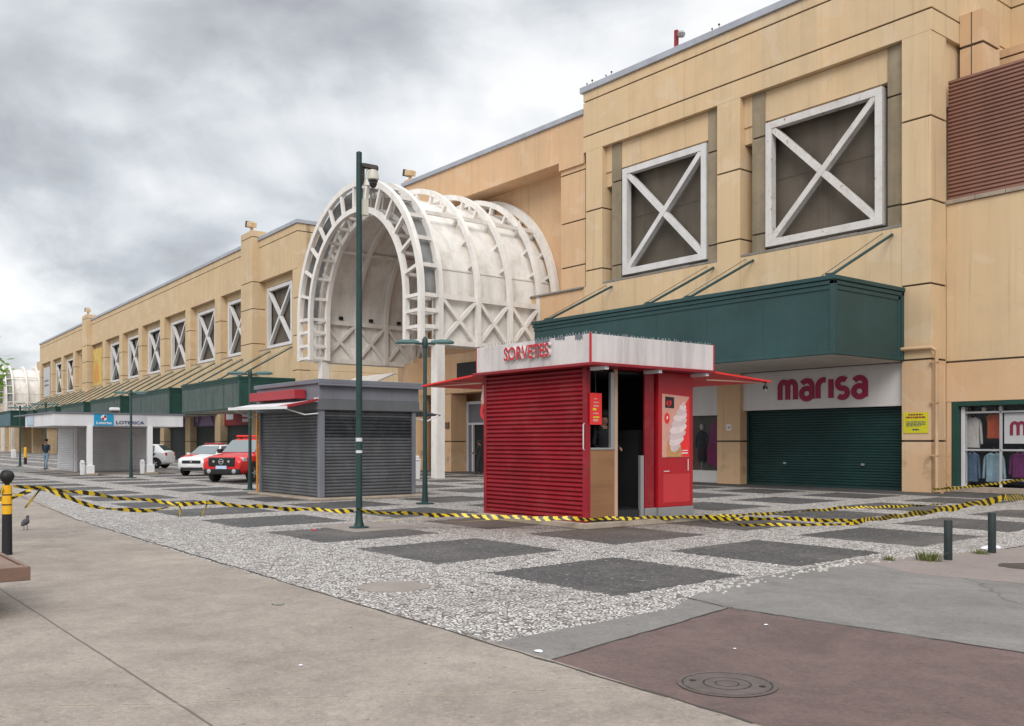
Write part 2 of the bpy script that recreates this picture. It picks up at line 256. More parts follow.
# worn concrete / asphalt surfaces
def pavement(name, c1, c2, c3, sx=1, sy=1, crack=0., joints=(), rough=.85, speck=(.08, .07, .065), sand=()):
    m, t, p = new_mat(name); o = N(t, 'ShaderNodeTexCoord').outputs['Object']
    c = mixc(t, ramp(t, noise(t, o, .8, 9, .74, sx, sy, 1, .4), .38, .64), c1, c2)
    c = mixc(t, mth(t, 'MULTIPLY', ramp(t, noise(t, o, 2.6, 8, .72, sx, sy, 1), .52, .72), .7), c, c3)
    c = mixc(t, mth(t, 'MULTIPLY', ramp(t, noise(t, o, 7, 8, .75), .5, .72), .55), c, c3); c = mixc(t, mth(t, 'MULTIPLY', ramp(t, noise(t, o, 4.3, 8, .8, 1, 1, 1, .8), .56, .74), .5), c, tuple(min(1, v*1.22) for v in c2))
    gum = N(t, 'ShaderNodeTexVoronoi', voronoi_dimensions='2D'); gum.inputs['Scale'].default_value = 1.7; L(t, o, gum.inputs['Vector']); gm = mth(t, 'LESS_THAN', mth(t, 'ADD', gum.outputs['Distance'], mth(t, 'MULTIPLY', noise(t, o, 30, 2), .02)), .035); c = mixc(t, mth(t, 'MULTIPLY', gm, .6), c, tuple(v*.55 for v in c3))
    mid = noise(t, o, 22, 5, .8); c = mixc(t, mth(t, 'MULTIPLY', ramp(t, mid, .50, .70), .5), c, c3); c = mixc(t, mth(t, 'MULTIPLY', ramp(t, mid, .48, .32), .45), c, tuple(min(1, v*1.2) for v in c2))
    fine = noise(t, o, 60, 3, .7); c = mixc(t, mth(t, 'MULTIPLY', ramp(t, fine, .35, .7), .45), c, tuple(v*.6 for v in c1))
    c = mixc(t, ramp(t, noise(t, o, 9, 3, .5), .735, .75), c, speck)
    hgt = fine
    if crack:
        v = N(t, 'ShaderNodeTexVoronoi', voronoi_dimensions='2D', feature='DISTANCE_TO_EDGE'); v.inputs['Scale'].default_value = crack
        wn = N(t, 'ShaderNodeTexNoise'); wn.inputs['Scale'].default_value = 2.2; wn.inputs['Detail'].default_value = 6; L(t, o, wn.inputs['Vector'])
        wv = N(t, 'ShaderNodeVectorMath', operation='MULTIPLY_ADD'); L(t, wn.outputs['Color'], wv.inputs[0]); wv.inputs[1].default_value = (.5, .5, 0); L(t, o, wv.inputs[2]); L(t, wv.outputs[0], v.inputs['Vector'])
        c = mixc(t, mth(t, 'MULTIPLY', ramp(t, v.outputs['Distance'], .0035, .0), .55), c, (.05, .045, .04))
    sxyz = N(t, 'ShaderNodeSeparateXYZ'); L(t, o, sxyz.inputs[0])
    for ax, at, w in joints:
        d = mth(t, 'ABSOLUTE', mth(t, 'SUBTRACT', mth(t, 'ADD', sxyz.outputs[ax], mth(t, 'MULTIPLY', noise(t, o, 1.5, 4), .03)), at+.015))
        c = mixc(t, mth(t, 'MULTIPLY', mth(t, 'LESS_THAN', d, w), .8), c, (.085, .072, .06))
    for (ax_, ay_, bx_, by_, w_) in sand:                    # sandy repair lines along old cracks
        ln_ = math.hypot(bx_-ax_, by_-ay_); nx_, ny_ = -(by_-ay_)/ln_, (bx_-ax_)/ln_
        dd = mth(t, 'ABSOLUTE', mth(t, 'ADD', mth(t, 'ADD', mth(t, 'MULTIPLY', mth(t, 'SUBTRACT', sxyz.outputs[0], ax_), nx_), mth(t, 'MULTIPLY', mth(t, 'SUBTRACT', sxyz.outputs[1], ay_), ny_)), mth(t, 'MULTIPLY', mth(t, 'SUBTRACT', noise(t, o, .9, 7, .7), .5), .35)))
        c = mixc(t, mth(t, 'MULTIPLY', ramp(t, mth(t, 'ADD', dd, mth(t, 'MULTIPLY', noise(t, o, 5, 6, .7), w_*1.6)), w_*1.6, w_*.5), .45), c, (.46, .38, .29))
        c = mixc(t, mth(t, 'MULTIPLY', mth(t, 'LESS_THAN', dd, .006), .7), c, (.10, .085, .07))
    L(t, c, p.inputs['Base Color']); p.inputs['Roughness'].default_value = rough
    L(t, bump(t, hgt, .35, .004), p.inputs['Normal'])
    return m
TAN = pavement('tan_concrete', (.235, .198, .168), (.375, .322, .275), (.17, .145, .125), 1, 1, 0., ((1, 2.0, .010), (1, -1.9, .01), (0, -23, .012)), sand=((-6.0, 1.9, -5.0, 3.6, .055),))
GREYA = pavement('grey_concrete', (.155, .146, .138), (.235, .222, .212), (.115, .108, .102), 1, 1, .1)
PINKA = pavement('reddish_asphalt', (.100, .064, .058), (.178, .118, .107), (.068, .055, .051), 1, 1, .12)
PINKB = pavement('pinkish_concrete', (.225, .185, .17), (.285, .24, .22), (.17, .142, .13), 1, 1, .15)
ASPH = pavement('distant_asphalt', (.09, .088, .085), (.13, .126, .12), (.07, .068, .066))

# ------------------------------------------------------------------ mesh builder
class MB:
    def __init__(s): s.v = []; s.f = []; s.mi = []; s.uv = None; s.cur = 0
    def add(s, vs, fs, mi=None):
        b = len(s.v); s.v += [tuple(v) for v in vs]; s.f += [tuple(i+b for i in f) for f in fs]; s.mi += [s.cur if mi is None else mi]*len(fs); return s
    def box(s, x0, x1, y0, y1, z0, z1, mi=None):
        x0, x1 = min(x0, x1), max(x0, x1); y0, y1 = min(y0, y1), max(y0, y1); z0, z1 = min(z0, z1), max(z0, z1)
        return s.add([(x0,y0,z0),(x1,y0,z0),(x1,y1,z0),(x0,y1,z0),(x0,y0,z1),(x1,y0,z1),(x1,y1,z1),(x0,y1,z1)],
                     [(0,3,2,1),(4,5,6,7),(0,1,5,4),(1,2,6,5),(2,3,7,6),(3,0,4,7)], mi)
    def bar(s, p, q, w, h, up=(0, 0, 1), mi=None):
        p, q = Vector(p), Vector(q); d = (q-p).normalized(); u = Vector(up)
        if abs(d.dot(u)) > .98: u = Vector((1, 0, 0))
        a = d.cross(u).normalized()*w/2; b = a.cross(d).normalized()*h/2
        return s.add([p-a-b, p+a-b, p+a+b, p-a+b, q-a-b, q+a-b, q+a+b, q-a+b], [(0,1,2,3),(7,6,5,4),(0,4,5,1),(1,5,6,2),(2,6,7,3),(3,7,4,0)], mi)
    def tube(s, path, r, n=8, mi=None, cap=True):
        P = [Vector(p) for p in path]; rs = r if isinstance(r, (list, tuple)) else [r]*len(P); vs = []; fs = []
        for i, p in enumerate(P):
            d = (P[min(i+1, len(P)-1)]-P[max(i-1, 0)]).normalized(); u = Vector((0, 0, 1)) if abs(d.z) < .95 else Vector((1, 0, 0))
            a = d.cross(u).normalized(); b = a.cross(d)
            vs += [p+(a*math.cos(k*2*math.pi/n)+b*math.sin(k*2*math.pi/n))*rs[i] for k in range(n)]
        for i in range(len(P)-1):
            fs += [(i*n+k, i*n+(k+1) % n, (i+1)*n+(k+1) % n, (i+1)*n+k) for k in range(n)]
        if cap: fs += [tuple(range(n-1, -1, -1)), tuple((len(P)-1)*n+k for k in range(n))]
        return s.add(vs, fs, mi)
    def lathe(s, prof, c=(0, 0, 0), n=20, mi=None, axis='z'):
        vs = []; fs = []
        for r, z in prof:
            for k in range(n):
                a = k*2*math.pi/n
                q = (r*math.cos(a), r*math.sin(a), z)
                if axis == 'y': q = (q[0], q[2], q[1])
                elif axis == 'x': q = (q[2], q[0], q[1])
                vs.append((c[0]+q[0], c[1]+q[1], c[2]+q[2]))
        for i in range(len(prof)-1): fs += [(i*n+k, i*n+(k+1) % n, (i+1)*n+(k+1) % n, (i+1)*n+k) for k in range(n)]
        fs += [tuple(range(n-1, -1, -1)), tuple((len(prof)-1)*n+k for k in range(n))]
        return s.add(vs, fs, mi)
    def prism(s, poly, lo, hi, plane='xz', mi=None):
        """poly in two axes, extruded along the third from lo to hi"""
        def pt(a, b, c): return {'xz': (a, c, b), 'yz': (c, a, b), 'xy': (a, b, c)}[plane]
        n = len(poly)
        return s.add([pt(a, b, lo) for a, b in poly]+[pt(a, b, hi) for a, b in poly],
                     [tuple(range(n-1, -1, -1)), tuple(range(n, 2*n))]+[(i, (i+1) % n, n+(i+1) % n, n+i) for i in range(n)], mi)
    def corr(s, a0, a1, at, z0, z1, pitch, depth, axis='x', sgn=-1, sub=3, mi=None):
        """horizontal-slat roller shutter, each slat a small bulge; axis 'x': runs in x at y=at"""
        n = max(1, round((z1-z0)/pitch)); vs = []; fs = []
        for i in range(n*sub+1):
            ph = (i % sub)/sub; dd = depth*math.sin(math.pi*ph)**.6 if i % sub else 0
            z = z0+(z1-z0)*i/(n*sub); w = at+sgn*dd
            vs += [(a0, w, z), (a1, w, z)] if axis == 'x' else [(w, a0, z), (w, a1, z)]
        for i in range(n*sub): fs.append((2*i, 2*i+1, 2*i+3, 2*i+2))
        b = at-sgn*.03; k = len(vs)
        q = [(a0, b, z0), (a1, b, z0), (a1, b, z1), (a0, b, z1)] if axis == 'x' else [(b, a0, z0), (b, a1, z0), (b, a1, z1), (b, a0, z1)]
        vs += q; fs += [(k+3, k+2, k+1, k)]
        return s.add(vs, fs, mi)
    def build(s, name, mats, parent=None, world=False, bevel=0., smooth=False, seg=2):
        me = bpy.data.meshes.new(name)
        off = Vector((0, 0, 0)); q_ = parent
        while world and q_ is not None: off = off+q_.location; q_ = q_.parent
        me.from_pydata([Vector(v)-off for v in s.v], [], s.f)
        ms = mats if isinstance(mats, (list, tuple)) else [mats]
        for m_ in ms: me.materials.append(m_)
        me.polygons.foreach_set('material_index', s.mi)
        if s.uv:
            ul = me.uv_layers.new(name='UVMap')
            for l in me.loops: ul.data[l.index].uv = s.uv[l.vertex_index]
        bm = bmesh.new(); bm.from_mesh(me); bmesh.ops.recalc_face_normals(bm, faces=bm.faces); bm.to_mesh(me); bm.free()
        if smooth:
            me.polygons.foreach_set('use_smooth', [True]*len(me.polygons))
        o = bpy.data.objects.new(name, me); C.objects.link(o)
        if parent is not None: o.parent = parent
        if smooth and smooth != 'all':
            try: me.set_sharp_from_angle(angle=R(38))
            except Exception: pass
        if bevel:
            b = o.modifiers.new('bevel', 'BEVEL'); b.width = bevel; b.segments = seg; b.limit_method = 'ANGLE'; b.angle_limit = R(40)
        return o
def tag(o, label=None, cat=None, group=None, kind=None):
    if label: o['label'] = label
    if cat: o['category'] = cat
    if group: o['group'] = group
    if kind: o['kind'] = kind
    return o
def thing(name, label, cat, loc=(0, 0, 0), rz=0, group=None):
    o = bpy.data.objects.new(name, None); C.objects.link(o); o.location = loc; o.rotation_euler = (0, 0, rz); o.empty_display_size = .2
    return tag(o, label, cat, group)
KIDS = {}
def copy_tree(o, parent=None):
    c = o.copy(); C.objects.link(c)
    if parent is not None: c.parent = parent
    for ch in [x for x in bpy.data.objects if x.parent == o]: copy_tree(ch, c)
    return c
def struct(name, mb, m, **kw): return tag(mb.build(name, m, **kw), kind='structure')
def text_mesh(txt, size, depth, offset=0., align='LEFT', sx=1., bold_bevel=0.):
    cu = bpy.data.curves.new('lettering', 'FONT'); cu.body = txt; cu.size = size; cu.extrude = depth; cu.offset = offset; cu.align_x = align
    cu.resolution_u = 3
    ob = bpy.data.objects.new('lettering', cu); C.objects.link(ob); dg = bpy.context.evaluated_depsgraph_get()
    me = bpy.data.meshes.new_from_object(ob.evaluated_get(dg)); bpy.data.objects.remove(ob); bpy.data.curves.remove(cu)
    if sx != 1.:
        for v in me.vertices: v.co.x *= sx
    return me
def lettering(txt, size, depth, mats, parent, loc, face='-y', offset=0., align='LEFT', sx=1., name='lettering', width=None, height=None):
    """raised letters on a wall facing -y or +x; loc is relative to parent"""
    me = text_mesh(txt, size, depth, offset, align, sx); me.name = name
    if width:
        xs = [v.co.x for v in me.vertices]; ys = [v.co.y for v in me.vertices]; x0, y0 = min(xs), min(ys); kx = width/(max(xs)-x0); ky = height/(max(ys)-y0)
        for v in me.vertices: v.co.x = (v.co.x-x0)*kx; v.co.y = (v.co.y-y0)*ky
    for m_ in (mats if isinstance(mats, (list, tuple)) else [mats]): me.materials.append(m_)
    if isinstance(mats, (list, tuple)) and len(mats) > 1:
        for pl in me.polygons: pl.material_index = 0 if pl.normal.z > .7 else 1
    rot = Euler((R(90), 0, 0)) if face == '-y' else Euler((R(90), 0, R(90)))
    M = Matrix.Translation(Vector(loc)) @ rot.to_matrix().to_4x4(); me.transform(M)
    o = bpy.data.objects.new(name, me); C.objects.link(o); o.parent = parent
    return o
def banded(mb, x0, x1, y0, y1, z0, z1, grooves, g=.06, inset=.05, mi=0, gmi=1, low=None):
    """masonry block with horizontal shadow-gap grooves"""
    zs = [z0]+[v for gz in grooves for v in (gz-g/2, gz+g/2)]+[z1]
    for a, b in zip(zs[::2], zs[1::2]): mb.box(x0, x1, y0, y1, a, b, 2 if low and b <= low else mi)
    for gz in grooves: mb.box(x0+inset, x1-inset, y0+inset, y1-inset, gz-g/2, gz+g/2, gmi)

# ------------------------------------------------------------------ ground
mb = MB(); mb.add([(-1500,-1500,-.03),(1500,-1500,-.03),(1500,1500,-.03),(-1500,1500,-.03)], [(0,1,2,3)]); struct('ground', mb, ASPH)
mb = MB(); mb.add([(-260,4.0,0),(-6.1,4.0,0),(-6.25,7,0),(-6.85,8.2,0),(-7.0,9.3,0),(-7.15,10.5,0),(-7.3,11.6,0),(-6.9,13,0),(-6.6,14.5,0),(-6.6,30.5,0),(-260,60,0)], [tuple(range(11))]); struct('mosaic_pavement', mb, MOSAIC)
edge = [(-260,14.5),(-60,7.7),(-38.5,6.5),(-30.9,6.1),(-21.2,5.05),(-14,4.75),(-8,4.66),(-5.4,4.62),(-3.4,4.5),(20,4.45)]
mb = MB(); n = len(edge); mb.add([(x,y,.004) for x, y in edge]+[(20,-40,.004),(-260,-40,.004)], [tuple(range(n+2))]); struct('concrete_sidewalk', mb, TAN)
mb = MB(); mb.add([(-6.12,4.55,.002),(-5.33,4.55,.002),(-5.93,7.45,.002),(-5.42,7.47,.002),(-3.2,7.67,.002),(20,9.6,.002),(20,16,.002),(-6.0,11.2,.002),(-7.3,11.9,.002),(-7.16,10.4,.002),(-7.05,9.2,.002),(-6.87,8.2,.002),(-6.27,7,.002)],
    [(0,1,2,12),(12,2,3,11),(11,3,4,10),(10,4,9),(9,4,5),(9,5,6,7),(9,7,8)]); struct('grey_concrete_paving', mb, GREYA)
mb = MB(); mb.add([(-5.33,4.4,.0015),(20,4.4,.0015),(20,9.6,.0015),(-3.2,7.67,.0015),(-5.42,7.47,.0015),(-5.93,7.45,.0015)], [(0,1,2,3,4,5)]); struct('red_asphalt_paving', mb, PINKA)
mb = MB(); mb.add([(-7.3,11.9,.003),(-6.0,11.2,.003),(20,16,.003),(20,29,.003),(-6.5,29,.003),(-6.55,15,.003),(-6.9,13,.003)], [tuple(range(7))]); struct('pinkish_concrete_paving', mb, PINKB)
mb = MB(); mb.box(-60,-4,27.75,33,-.02,.012); struct('dark_floor_strip', mb, FLOORD)
mb = MB(); mb.box(-16.9,-15.15,8.35,9.9,-.01,.006); struct('cement_patch', mb, CEMENT)
def crack_line(pts, w=.016):
    b = MB()
    for a, c in zip(pts, pts[1:]):
        a, c = Vector((*a, .0075)), Vector((*c, .0075)); d = (c-a).normalized(); s_ = Vector((-d.y, d.x, 0))*w*random.uniform(.35, .75)
        b.add([a-s_, a+s_, c+s_, c-s_], [(0,1,2,3)])
    return b
def jag(p, q, n, amp):
    return [(p[0]+(q[0]-p[0])*i/n+random.uniform(-amp, amp), p[1]+(q[1]-p[1])*i/n+random.uniform(-amp, amp)) for i in range(n+1)]
b = crack_line(jag((-5.35,4.63), (-5.93,7.45), 16, .012)); b2 = crack_line(jag((-6.7,7.6), (-5.93,7.45), 8, .03)+jag((-5.9,7.45), (-3.2,7.67), 18, .012)+jag((-3.2,7.67), (3,8.2), 20, .02)); b.add(b2.v, b2.f)
b3 = crack_line(jag((-38,6.44), (-21.2,5.05), 40, .02)+jag((-21.1,5.04), (-8,4.66), 50, .02)+jag((-8,4.66), (-3.4,4.5), 20, .015), .022); b.add(b3.v, b3.f)
struct('paving_joints', b, paint('joint_dirt', (.06, .052, .045), .9))

# ------------------------------------------------------------------ mall building (near block)
F = 29.4
mall = thing('mall_building', 'tall beige mall block with big X-braced windows and green canopy at right', 'building', (-24, F, 0))
BW = [WALL, GROOVE, WALL2]
PG = [1.68, 4.35, 6.8, 9.52, 12.24]
mb = MB()
banded(mb, -31.8, -15.25, F, F+.75, 15.0, 17.75, [15.72, 17.32]); mb.box(-31.75, -15.3, F+.74, 35.4, 15.05, 17.7, 0)
banded(mb, -15.9, -15.25, F+.75, 35.08, 15.0, 17.75, [15.72, 17.32])
banded(mb, -15.26, -2, 35.08, 35.6, 12.0, 17.75, [17.32])
mb.box(-31.78, -16.26, F+.03, F+.7, 4.6, 8.8, 0)                      # wall under the windows
mb.box(-31.7, -15.4, F+.95, 36, .0, 15.0, 0)                       # core
mb.build('wall', BW, mall, True, bevel=.012)
mb = MB(); mb.box(-31.95, -15.12, F-.1, F+.5, 17.753, 18.03); mb.box(-15.7, -15.12, F+.5, 34.95, 17.753, 18.03); mb.box(-15.12, -2, 34.95, 35.4, 17.753, 18.03); mb.build('coping', COPING, mall, True, bevel=.02)
for a, b_, top in ((-16.27, -15.27, 15), (-24.0, -22.88, 15), (-31.62, -30.55, 15)):
    mb = MB(); banded(mb, a, b_, F-.004, F+1.0, 0, top-.003, PG, low=4.4); mb.build('pillar', BW, mall, True, bevel=.012)
def xwindow(parent, x0, x1, z0, z1, y, depth, bw, fm, back, world, gl=False, broken=False, up=1.25):
    """square frame with two crossing diagonals, standing in a recess"""
    mb = MB(); w = x1-x0
    mb.box(x0, x0+bw, y, y+depth, z0, z1); mb.box(x1-bw, x1, y, y+depth, z0, z1)
    mb.box(x0+bw, x1-bw, y+.004, y+depth, z1-bw, z1); mb.box(x0+bw, x1-bw, y+.004, y+depth, z0, z0+bw)
    yc = y+depth/2+.01
    mb.bar((x0+bw*.7, yc, z0+bw*.7), (x1-bw*.7, yc, z1-bw*.7), bw*.85, depth-.03, (0, 1, 0))
    c = Vector(((x0+x1)/2, yc+.006, (z0+z1)/2)); A = Vector((x0+bw*.7, yc+.006, z1-bw*.7)); B = Vector((x1-bw*.7, yc+.006, z0+bw*.7)); d = (B-A).normalized()
    mb.bar(A, c-d*bw*.45, bw*.85, depth-.03, (0, 1, 0)); mb.bar(c+d*bw*.45, B, bw*.85, depth-.03, (0, 1, 0))
    o = mb.build('window', fm, parent, world, bevel=.01)
    mb = MB(); mb.box(x0-.05, x1+.05, y+up*.45, y+up*.45+.05, z0-.02, z1+.05)
    if not gl:
        mb.cur = 1; zm = (z0+z1)/2+.25; mb.box(x0-.05, x1+.05, y+up*.45-.004, y+up*.45, zm-.025, zm+.025)
    mb.build('backing' if not gl else 'pane', [back, GROOVE], o, world)
    return o
for i, (a, b_) in enumerate(((-30.55, -24.0), (-22.88, -16.27))):
    fx0, fx1 = ((-29.46, -24.72), (-21.84, -17.08))[i]
    mb = MB(); mb.box(a, b_, F+.25, F+.6, 13.85, 14.99); mb.box(a, a+.62, F+.3, F+.6, 13.2, 13.85); mb.build('lintel', WALL2 if False else WALL, mall, True, bevel=.01)
    for q0, q1 in ((a+.42, a+1.0), (b_-.62, b_-.04)):
        mb = MB(); banded(mb, q0, q1, F+.2, F+.62, 8.83, 14.98, [9.6 if i else 9.55, 13.3]); mb.build('side_pilaster', [OLIVE, GROOVE], mall, True, bevel=.01)
    xwindow(mall, fx0, fx1, 9.05, 13.76, F+.18, .3, .27, FRAMER if i else FRAME, CONC_D, True)
    mb = MB()
    xx = a+.003
    while xx < b_-.01:
        x2 = min(xx+random.uniform(.5, .95), b_-.003); mb.box(xx, x2-.012, F+.02, F+.62, 8.803, 8.9+random.uniform(-.008, .012)); xx = x2
    mb.build('sill', LEDGE, mall, True, bevel=.008)
# right-hand section: set back, brown louvre above, shop window below
mb = MB(); banded(mb, -15.27, -4, 30.4, 36, 2.97, 9.46, [4.28], inset=.04, low=4.3); mb.box(-15.27, -15.1, 30.42, 31.4, 0, 2.97, 2); mb.box(-15.27, -4, 31.9, 36, 0, 2.97); mb.build('wall', BW, mall, True, bevel=.01)
mb = MB()
for k in range(12): mb.box(-15.25+k*.95, -15.25+k*.95+.93, 30.33, 30.6, 9.47, 9.6+random.uniform(-.01, .01))
mb.build('ledge', PLINTH, mall, True, bevel=.01)
mb = MB(); mb.box(-15.24, -4, 30.5, 30.6, 9.6, 13.58)
for k in range(31):
    z = 9.62+k*.128; mb.add([(-15.24,30.5,z),(-4,30.5,z),(-4,30.45,z+.02),(-15.24,30.45,z+.02),(-4,30.455,z+.085),(-15.24,30.455,z+.085),(-4,30.5,z+.105),(-15.24,30.5,z+.105)], [(0,1,2,3),(3,2,4,5),(5,4,6,7)])
mb.build('louvre', BROWN, mall, True)
mb = MB(); banded(mb, -15.24, -14.46, 31.25, 32.42, 12.5, 15.95, [14.85], g=.09); mb.cur = 1; mb.box(-14.87, -14.83, 31.243, 31.26, 12.6, 15.95, 1); banded(mb, -15.2, -13.9, 33.3, 34.9, 12.5, 15.2, [14.9]); mb.build('roof_block', [WALL2, GROOVE], mall, True, bevel=.012)
mb = MB(); mb.box(-15.6, -4, 30.62, 35.0, 12.7, 12.8); mb.build('roof', CEMENT, mall, True)
# green canopy
def canopy(parent, x0, x1, y0, y1, z0, z1, world, front, side, name='canopy', mold=True, rods=(), rise=1.85, rodx=-.2):
    mb = MB()
    mb.box(x0+.04, x1-.04, y0+.04, y0+.1, z0+.02, z1-.05, 0)
    if front is GREENF:
        k = x0+.1
        while k < x1-.2: mb.box(k, k+.012, y0+.02, y0+.05, z0+.2, z1-.3, 0); k += .33
    if front is GREEN:
        k = x0+2.3
        while k < x1-1: mb.box(k, k+.035, y0+.028, y0+.05, z0+.1, z1-.42, 0); k += 2.35
    mb.box(x1-.1, x1-.04, y0+.1, y1, z0+.02, z1-.05, 1); mb.box(x0+.04, x0+.1, y0+.1, y1, z0+.02, z1-.05, 1)
    if mold:
        for k, (zz0, zz1, pr) in enumerate(((z1-.13, z1, .1), (z1-.27, z1-.15, .06), (z1-.42, z1-.29, .03), (z0+.0, z0+.1, .04))):
            mb.box(x0-pr+.04, x1+pr-.04, y0-pr+.04, y0+.12, zz0, zz1, 2 if front is not GREENF else 1); mb.box(x1-.12, x1+pr-.04, y0+.12, y1, zz0, zz1, 1)
        mb.box(x1-.15, x1+.02, y0-.02, y0+.15, z0, z1-.135, 1); mb.box(x1-.06, x1+.02, y1-.16, y1, z0, z1-.135, 1); mb.box(x1-.1, x1-.01, y1-.34, y1-.2, z0, z1-.135, 1)
    mb.box(x0+.06, x1-.06, y0+.06, y1, z1-.05, z1-.01, 1)
    o = mb.build(name, [front, side, side], parent, world, bevel=.012)
    mb = MB(); mb.box(x0+.11, x1-.11, y0+.11, y1, z0-.03, z0+.02); mb.build('soffit', SOFFIT, o if not world else parent, world)
    for rx in rods:
        mb = MB(); mb.tube([(rx, y0+.1, z1), (rx+rodx, y1, z1+rise)], .05, 8); mb.box(rx-.1, rx+.1, y0+.02, y0+.22, z1-.02, z1+.08); mb.tube([(rx-.35, y0+.1, z1), (rx-.35+rodx, y1, z1+rise+.1)], .012, 5)
        mb.build('rod', GREEN, parent, world, smooth=True)
    return o
canopy(mall, -30.55, -16.2, 25.35, F+.02, 4.34, 6.75, True, GREEN, GREEN, rods=(-29.75, -24.0, -22.08, -16.42))
# ground floor bays
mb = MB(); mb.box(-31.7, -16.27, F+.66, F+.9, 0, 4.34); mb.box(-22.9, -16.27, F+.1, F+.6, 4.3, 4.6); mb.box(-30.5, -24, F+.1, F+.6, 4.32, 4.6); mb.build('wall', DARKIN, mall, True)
mb = MB(); mb.corr(-22.87, -16.28, F+.5, .02, 2.86, .098, .03); o = mb.build('roller_shutter', SHUTG, mall, True)
for x in (-22.86, -16.37): mb = MB(); mb.box(x, x+.08, F+.40, F+.5, .01, 2.86); mb.build('guide_rail', SHUTG, mall, True, bevel=.006)
mb = MB(); mb.box(-22.78, -16.38, F+.43, F+.5, .005, .1); mb.build('bottom_bar', SHUTG, mall, True, bevel=.006)
for x in (-21.2, -18.0): mb = MB(); mb.box(x, x+.12, F+.40, F+.46, .82, .90); mb.build('lock', STEEL, mall, True, bevel=.01)
mb = MB(); mb.box(-22.88, -16.27, F+.18, F+.35, 2.86, 4.3); brd = thing('shop_sign', 'white shop sign board with magenta lettering above the green roller shutter', 'sign', (-19.5, F+.18, 2.86)); mb.build('board', WHITE, brd, True, bevel=.01)
# lettering "marisa" drawn as thick rounded strokes
def strokes(paths, w, depth, mat, parent, org, sx, sz, name='letter'):
    mb = MB()
    for k, P in enumerate(paths):
        pts = [Vector((a*sx, b*sz)) for a, b in P]; n = len(pts); vs = []
        for i, q in enumerate(pts):
            d = (pts[min(i+1, n-1)]-pts[max(i-1, 0)]).normalized(); nn = Vector((-d.y, d.x))*w/2; vs += [q+nn, q-nn]
        y0 = org[1]-depth-.002*k; V = [(org[0]+v.x, y0, org[2]+v.y) for v in vs]+[(org[0]+v.x, org[1]+.02, org[2]+v.y) for v in vs]; m_ = 2*n; f = []
        for i in range(n-1):
            a, b, c, d = 2*i, 2*i+1, 2*i+3, 2*i+2
            f += [(a, b, c, d), (m_+d, m_+c, m_+b, m_+a), (a, d, m_+d, m_+a), (b, m_+b, m_+c, c)]
        f += [(0, m_, m_+1, 1), (m_-2, m_-1, 2*m_-1, 2*m_-2)]
        mb.add(V, f)
    return mb.build(name, mat, parent, True)
def arc(cx, cy, rx, ry, a0, a1, n=12): return [(cx+rx*math.cos(R(a0+(a1-a0)*i/n)), cy+ry*math.sin(R(a0+(a1-a0)*i/n))) for i in range(n+1)]
GL = {'m': ([[(0, 0), (0, .7)]+arc(.2, .7, .2, .3, 180, 0)+[(.4, 0)], [(.4, .6)]+arc(.6, .7, .2, .3, 180, 0)+[(.8, 0)]], .8),
      'a': ([arc(.27, .72, .26, .28, 150, 0)+[(.53, 0.0)], arc(.27, .29, .26, .29, 0, 360, 18)], .53),
      'r': ([[(0, 0), (0, .62)]+arc(.28, .62, .28, .38, 180, 75)], .33),
      'i': ([[(0, 0), (0, 1.0)]], .0),
      's': ([arc(.24, .74, .22, .26, 45, 270, 12)+arc(.24, .25, .23, .25, 85, -140, 12)], .46)}
xo = -21.16
for ch in 'marisa':
    P, wd = GL[ch]; strokes(P, .19, .05, MAG, brd, (xo, F+.18, 3.22), .84, .66); xo += wd*.84+.25
# bay with display window left of the pillar
mb = MB(); mb.box(-30.5, -24.03, F+.2, F+.4, 2.72, 4.32); mb.box(-30.5, -24.03, F+.2, F+.5, .02, .5); mb.build('bulkhead', WHITE, mall, True)
mb = MB(); mb.box(-30.5, -24.03, F+.3, F+.32, .5, 2.72); mb.build('display_pane', GLASSW, mall, True)
mb = MB(); mb.box(-30.4, -24.1, F+.655, F+.659, .5, 2.7); mb.build('backdrop', CONC_D, mall, True)
mb = MB(); mb.prism([(-24.9, .75), (-24.25, .62), (-24.1, 1.0), (-24.08, 2.5), (-24.4, 2.62), (-24.75, 2.3), (-24.95, 1.4)], F+.5, F+.6); tag(mb.build('display_panel', CL_MAG, bevel=.02), 'magenta display panel standing behind the shop glass beside the beige pillar', 'display panel')
# drainpipe, notice, small plate, shop window with clothes
mb = MB(); mb.tube([(-16.75, F-.12, 4.72), (-15.2, F-.1, 4.70), (-15.08, F-.06, 4.6)], .065, 10); mb.tube([(-15.06, F-.06, 4.62), (-15.06, F-.06, .25), (-15.02, F-.12, .06), (-14.8, F-.2, .05)], .065, 10); mb.tube([(-15.0, 29.9, 8.2), (-15.05, 29.9, 6.6), (-15.02, 29.9, .3)], .015, 5)
for z in (1.2, 2.9, 4.2): mb.box(-15.27, -14.98, F-.13, F, z, z+.04)
mb.build('drainpipe', PIPE, mall, True, smooth=True)
nb = thing('notice_board', 'yellow printed notice fixed to the pillar right of the green shutter', 'notice', (-15.75, F-.03, 1.95))
mb = MB(); mb.box(-16.2, -15.36, F-.03, F-.008, 1.94, 2.62); mb.build('board', YELN, nb, True)
mb = MB(); rr = random.Random(3)
for z, x0, x1, h, mi in ((2.52, -16.02, -15.52, .05, 1), (2.43, -16.12, -15.44, .055, 1), (2.30, -16.1, -15.44, .025, 0), (2.255, -16.1, -15.44, .025, 0), (2.21, -16.1, -15.44, .025, 0), (2.165, -16.1, -15.6, .025, 0), (2.03, -15.88, -15.66, .05, 0)):
    x = x0
    while x < x1: w_ = rr.uniform(.03, .12); mb.box(x, min(x+w_, x1), F-.034, F-.031, z, z+h, mi); x += w_+.02
mb.build('print', [NAVY, CRIM], nb, True)
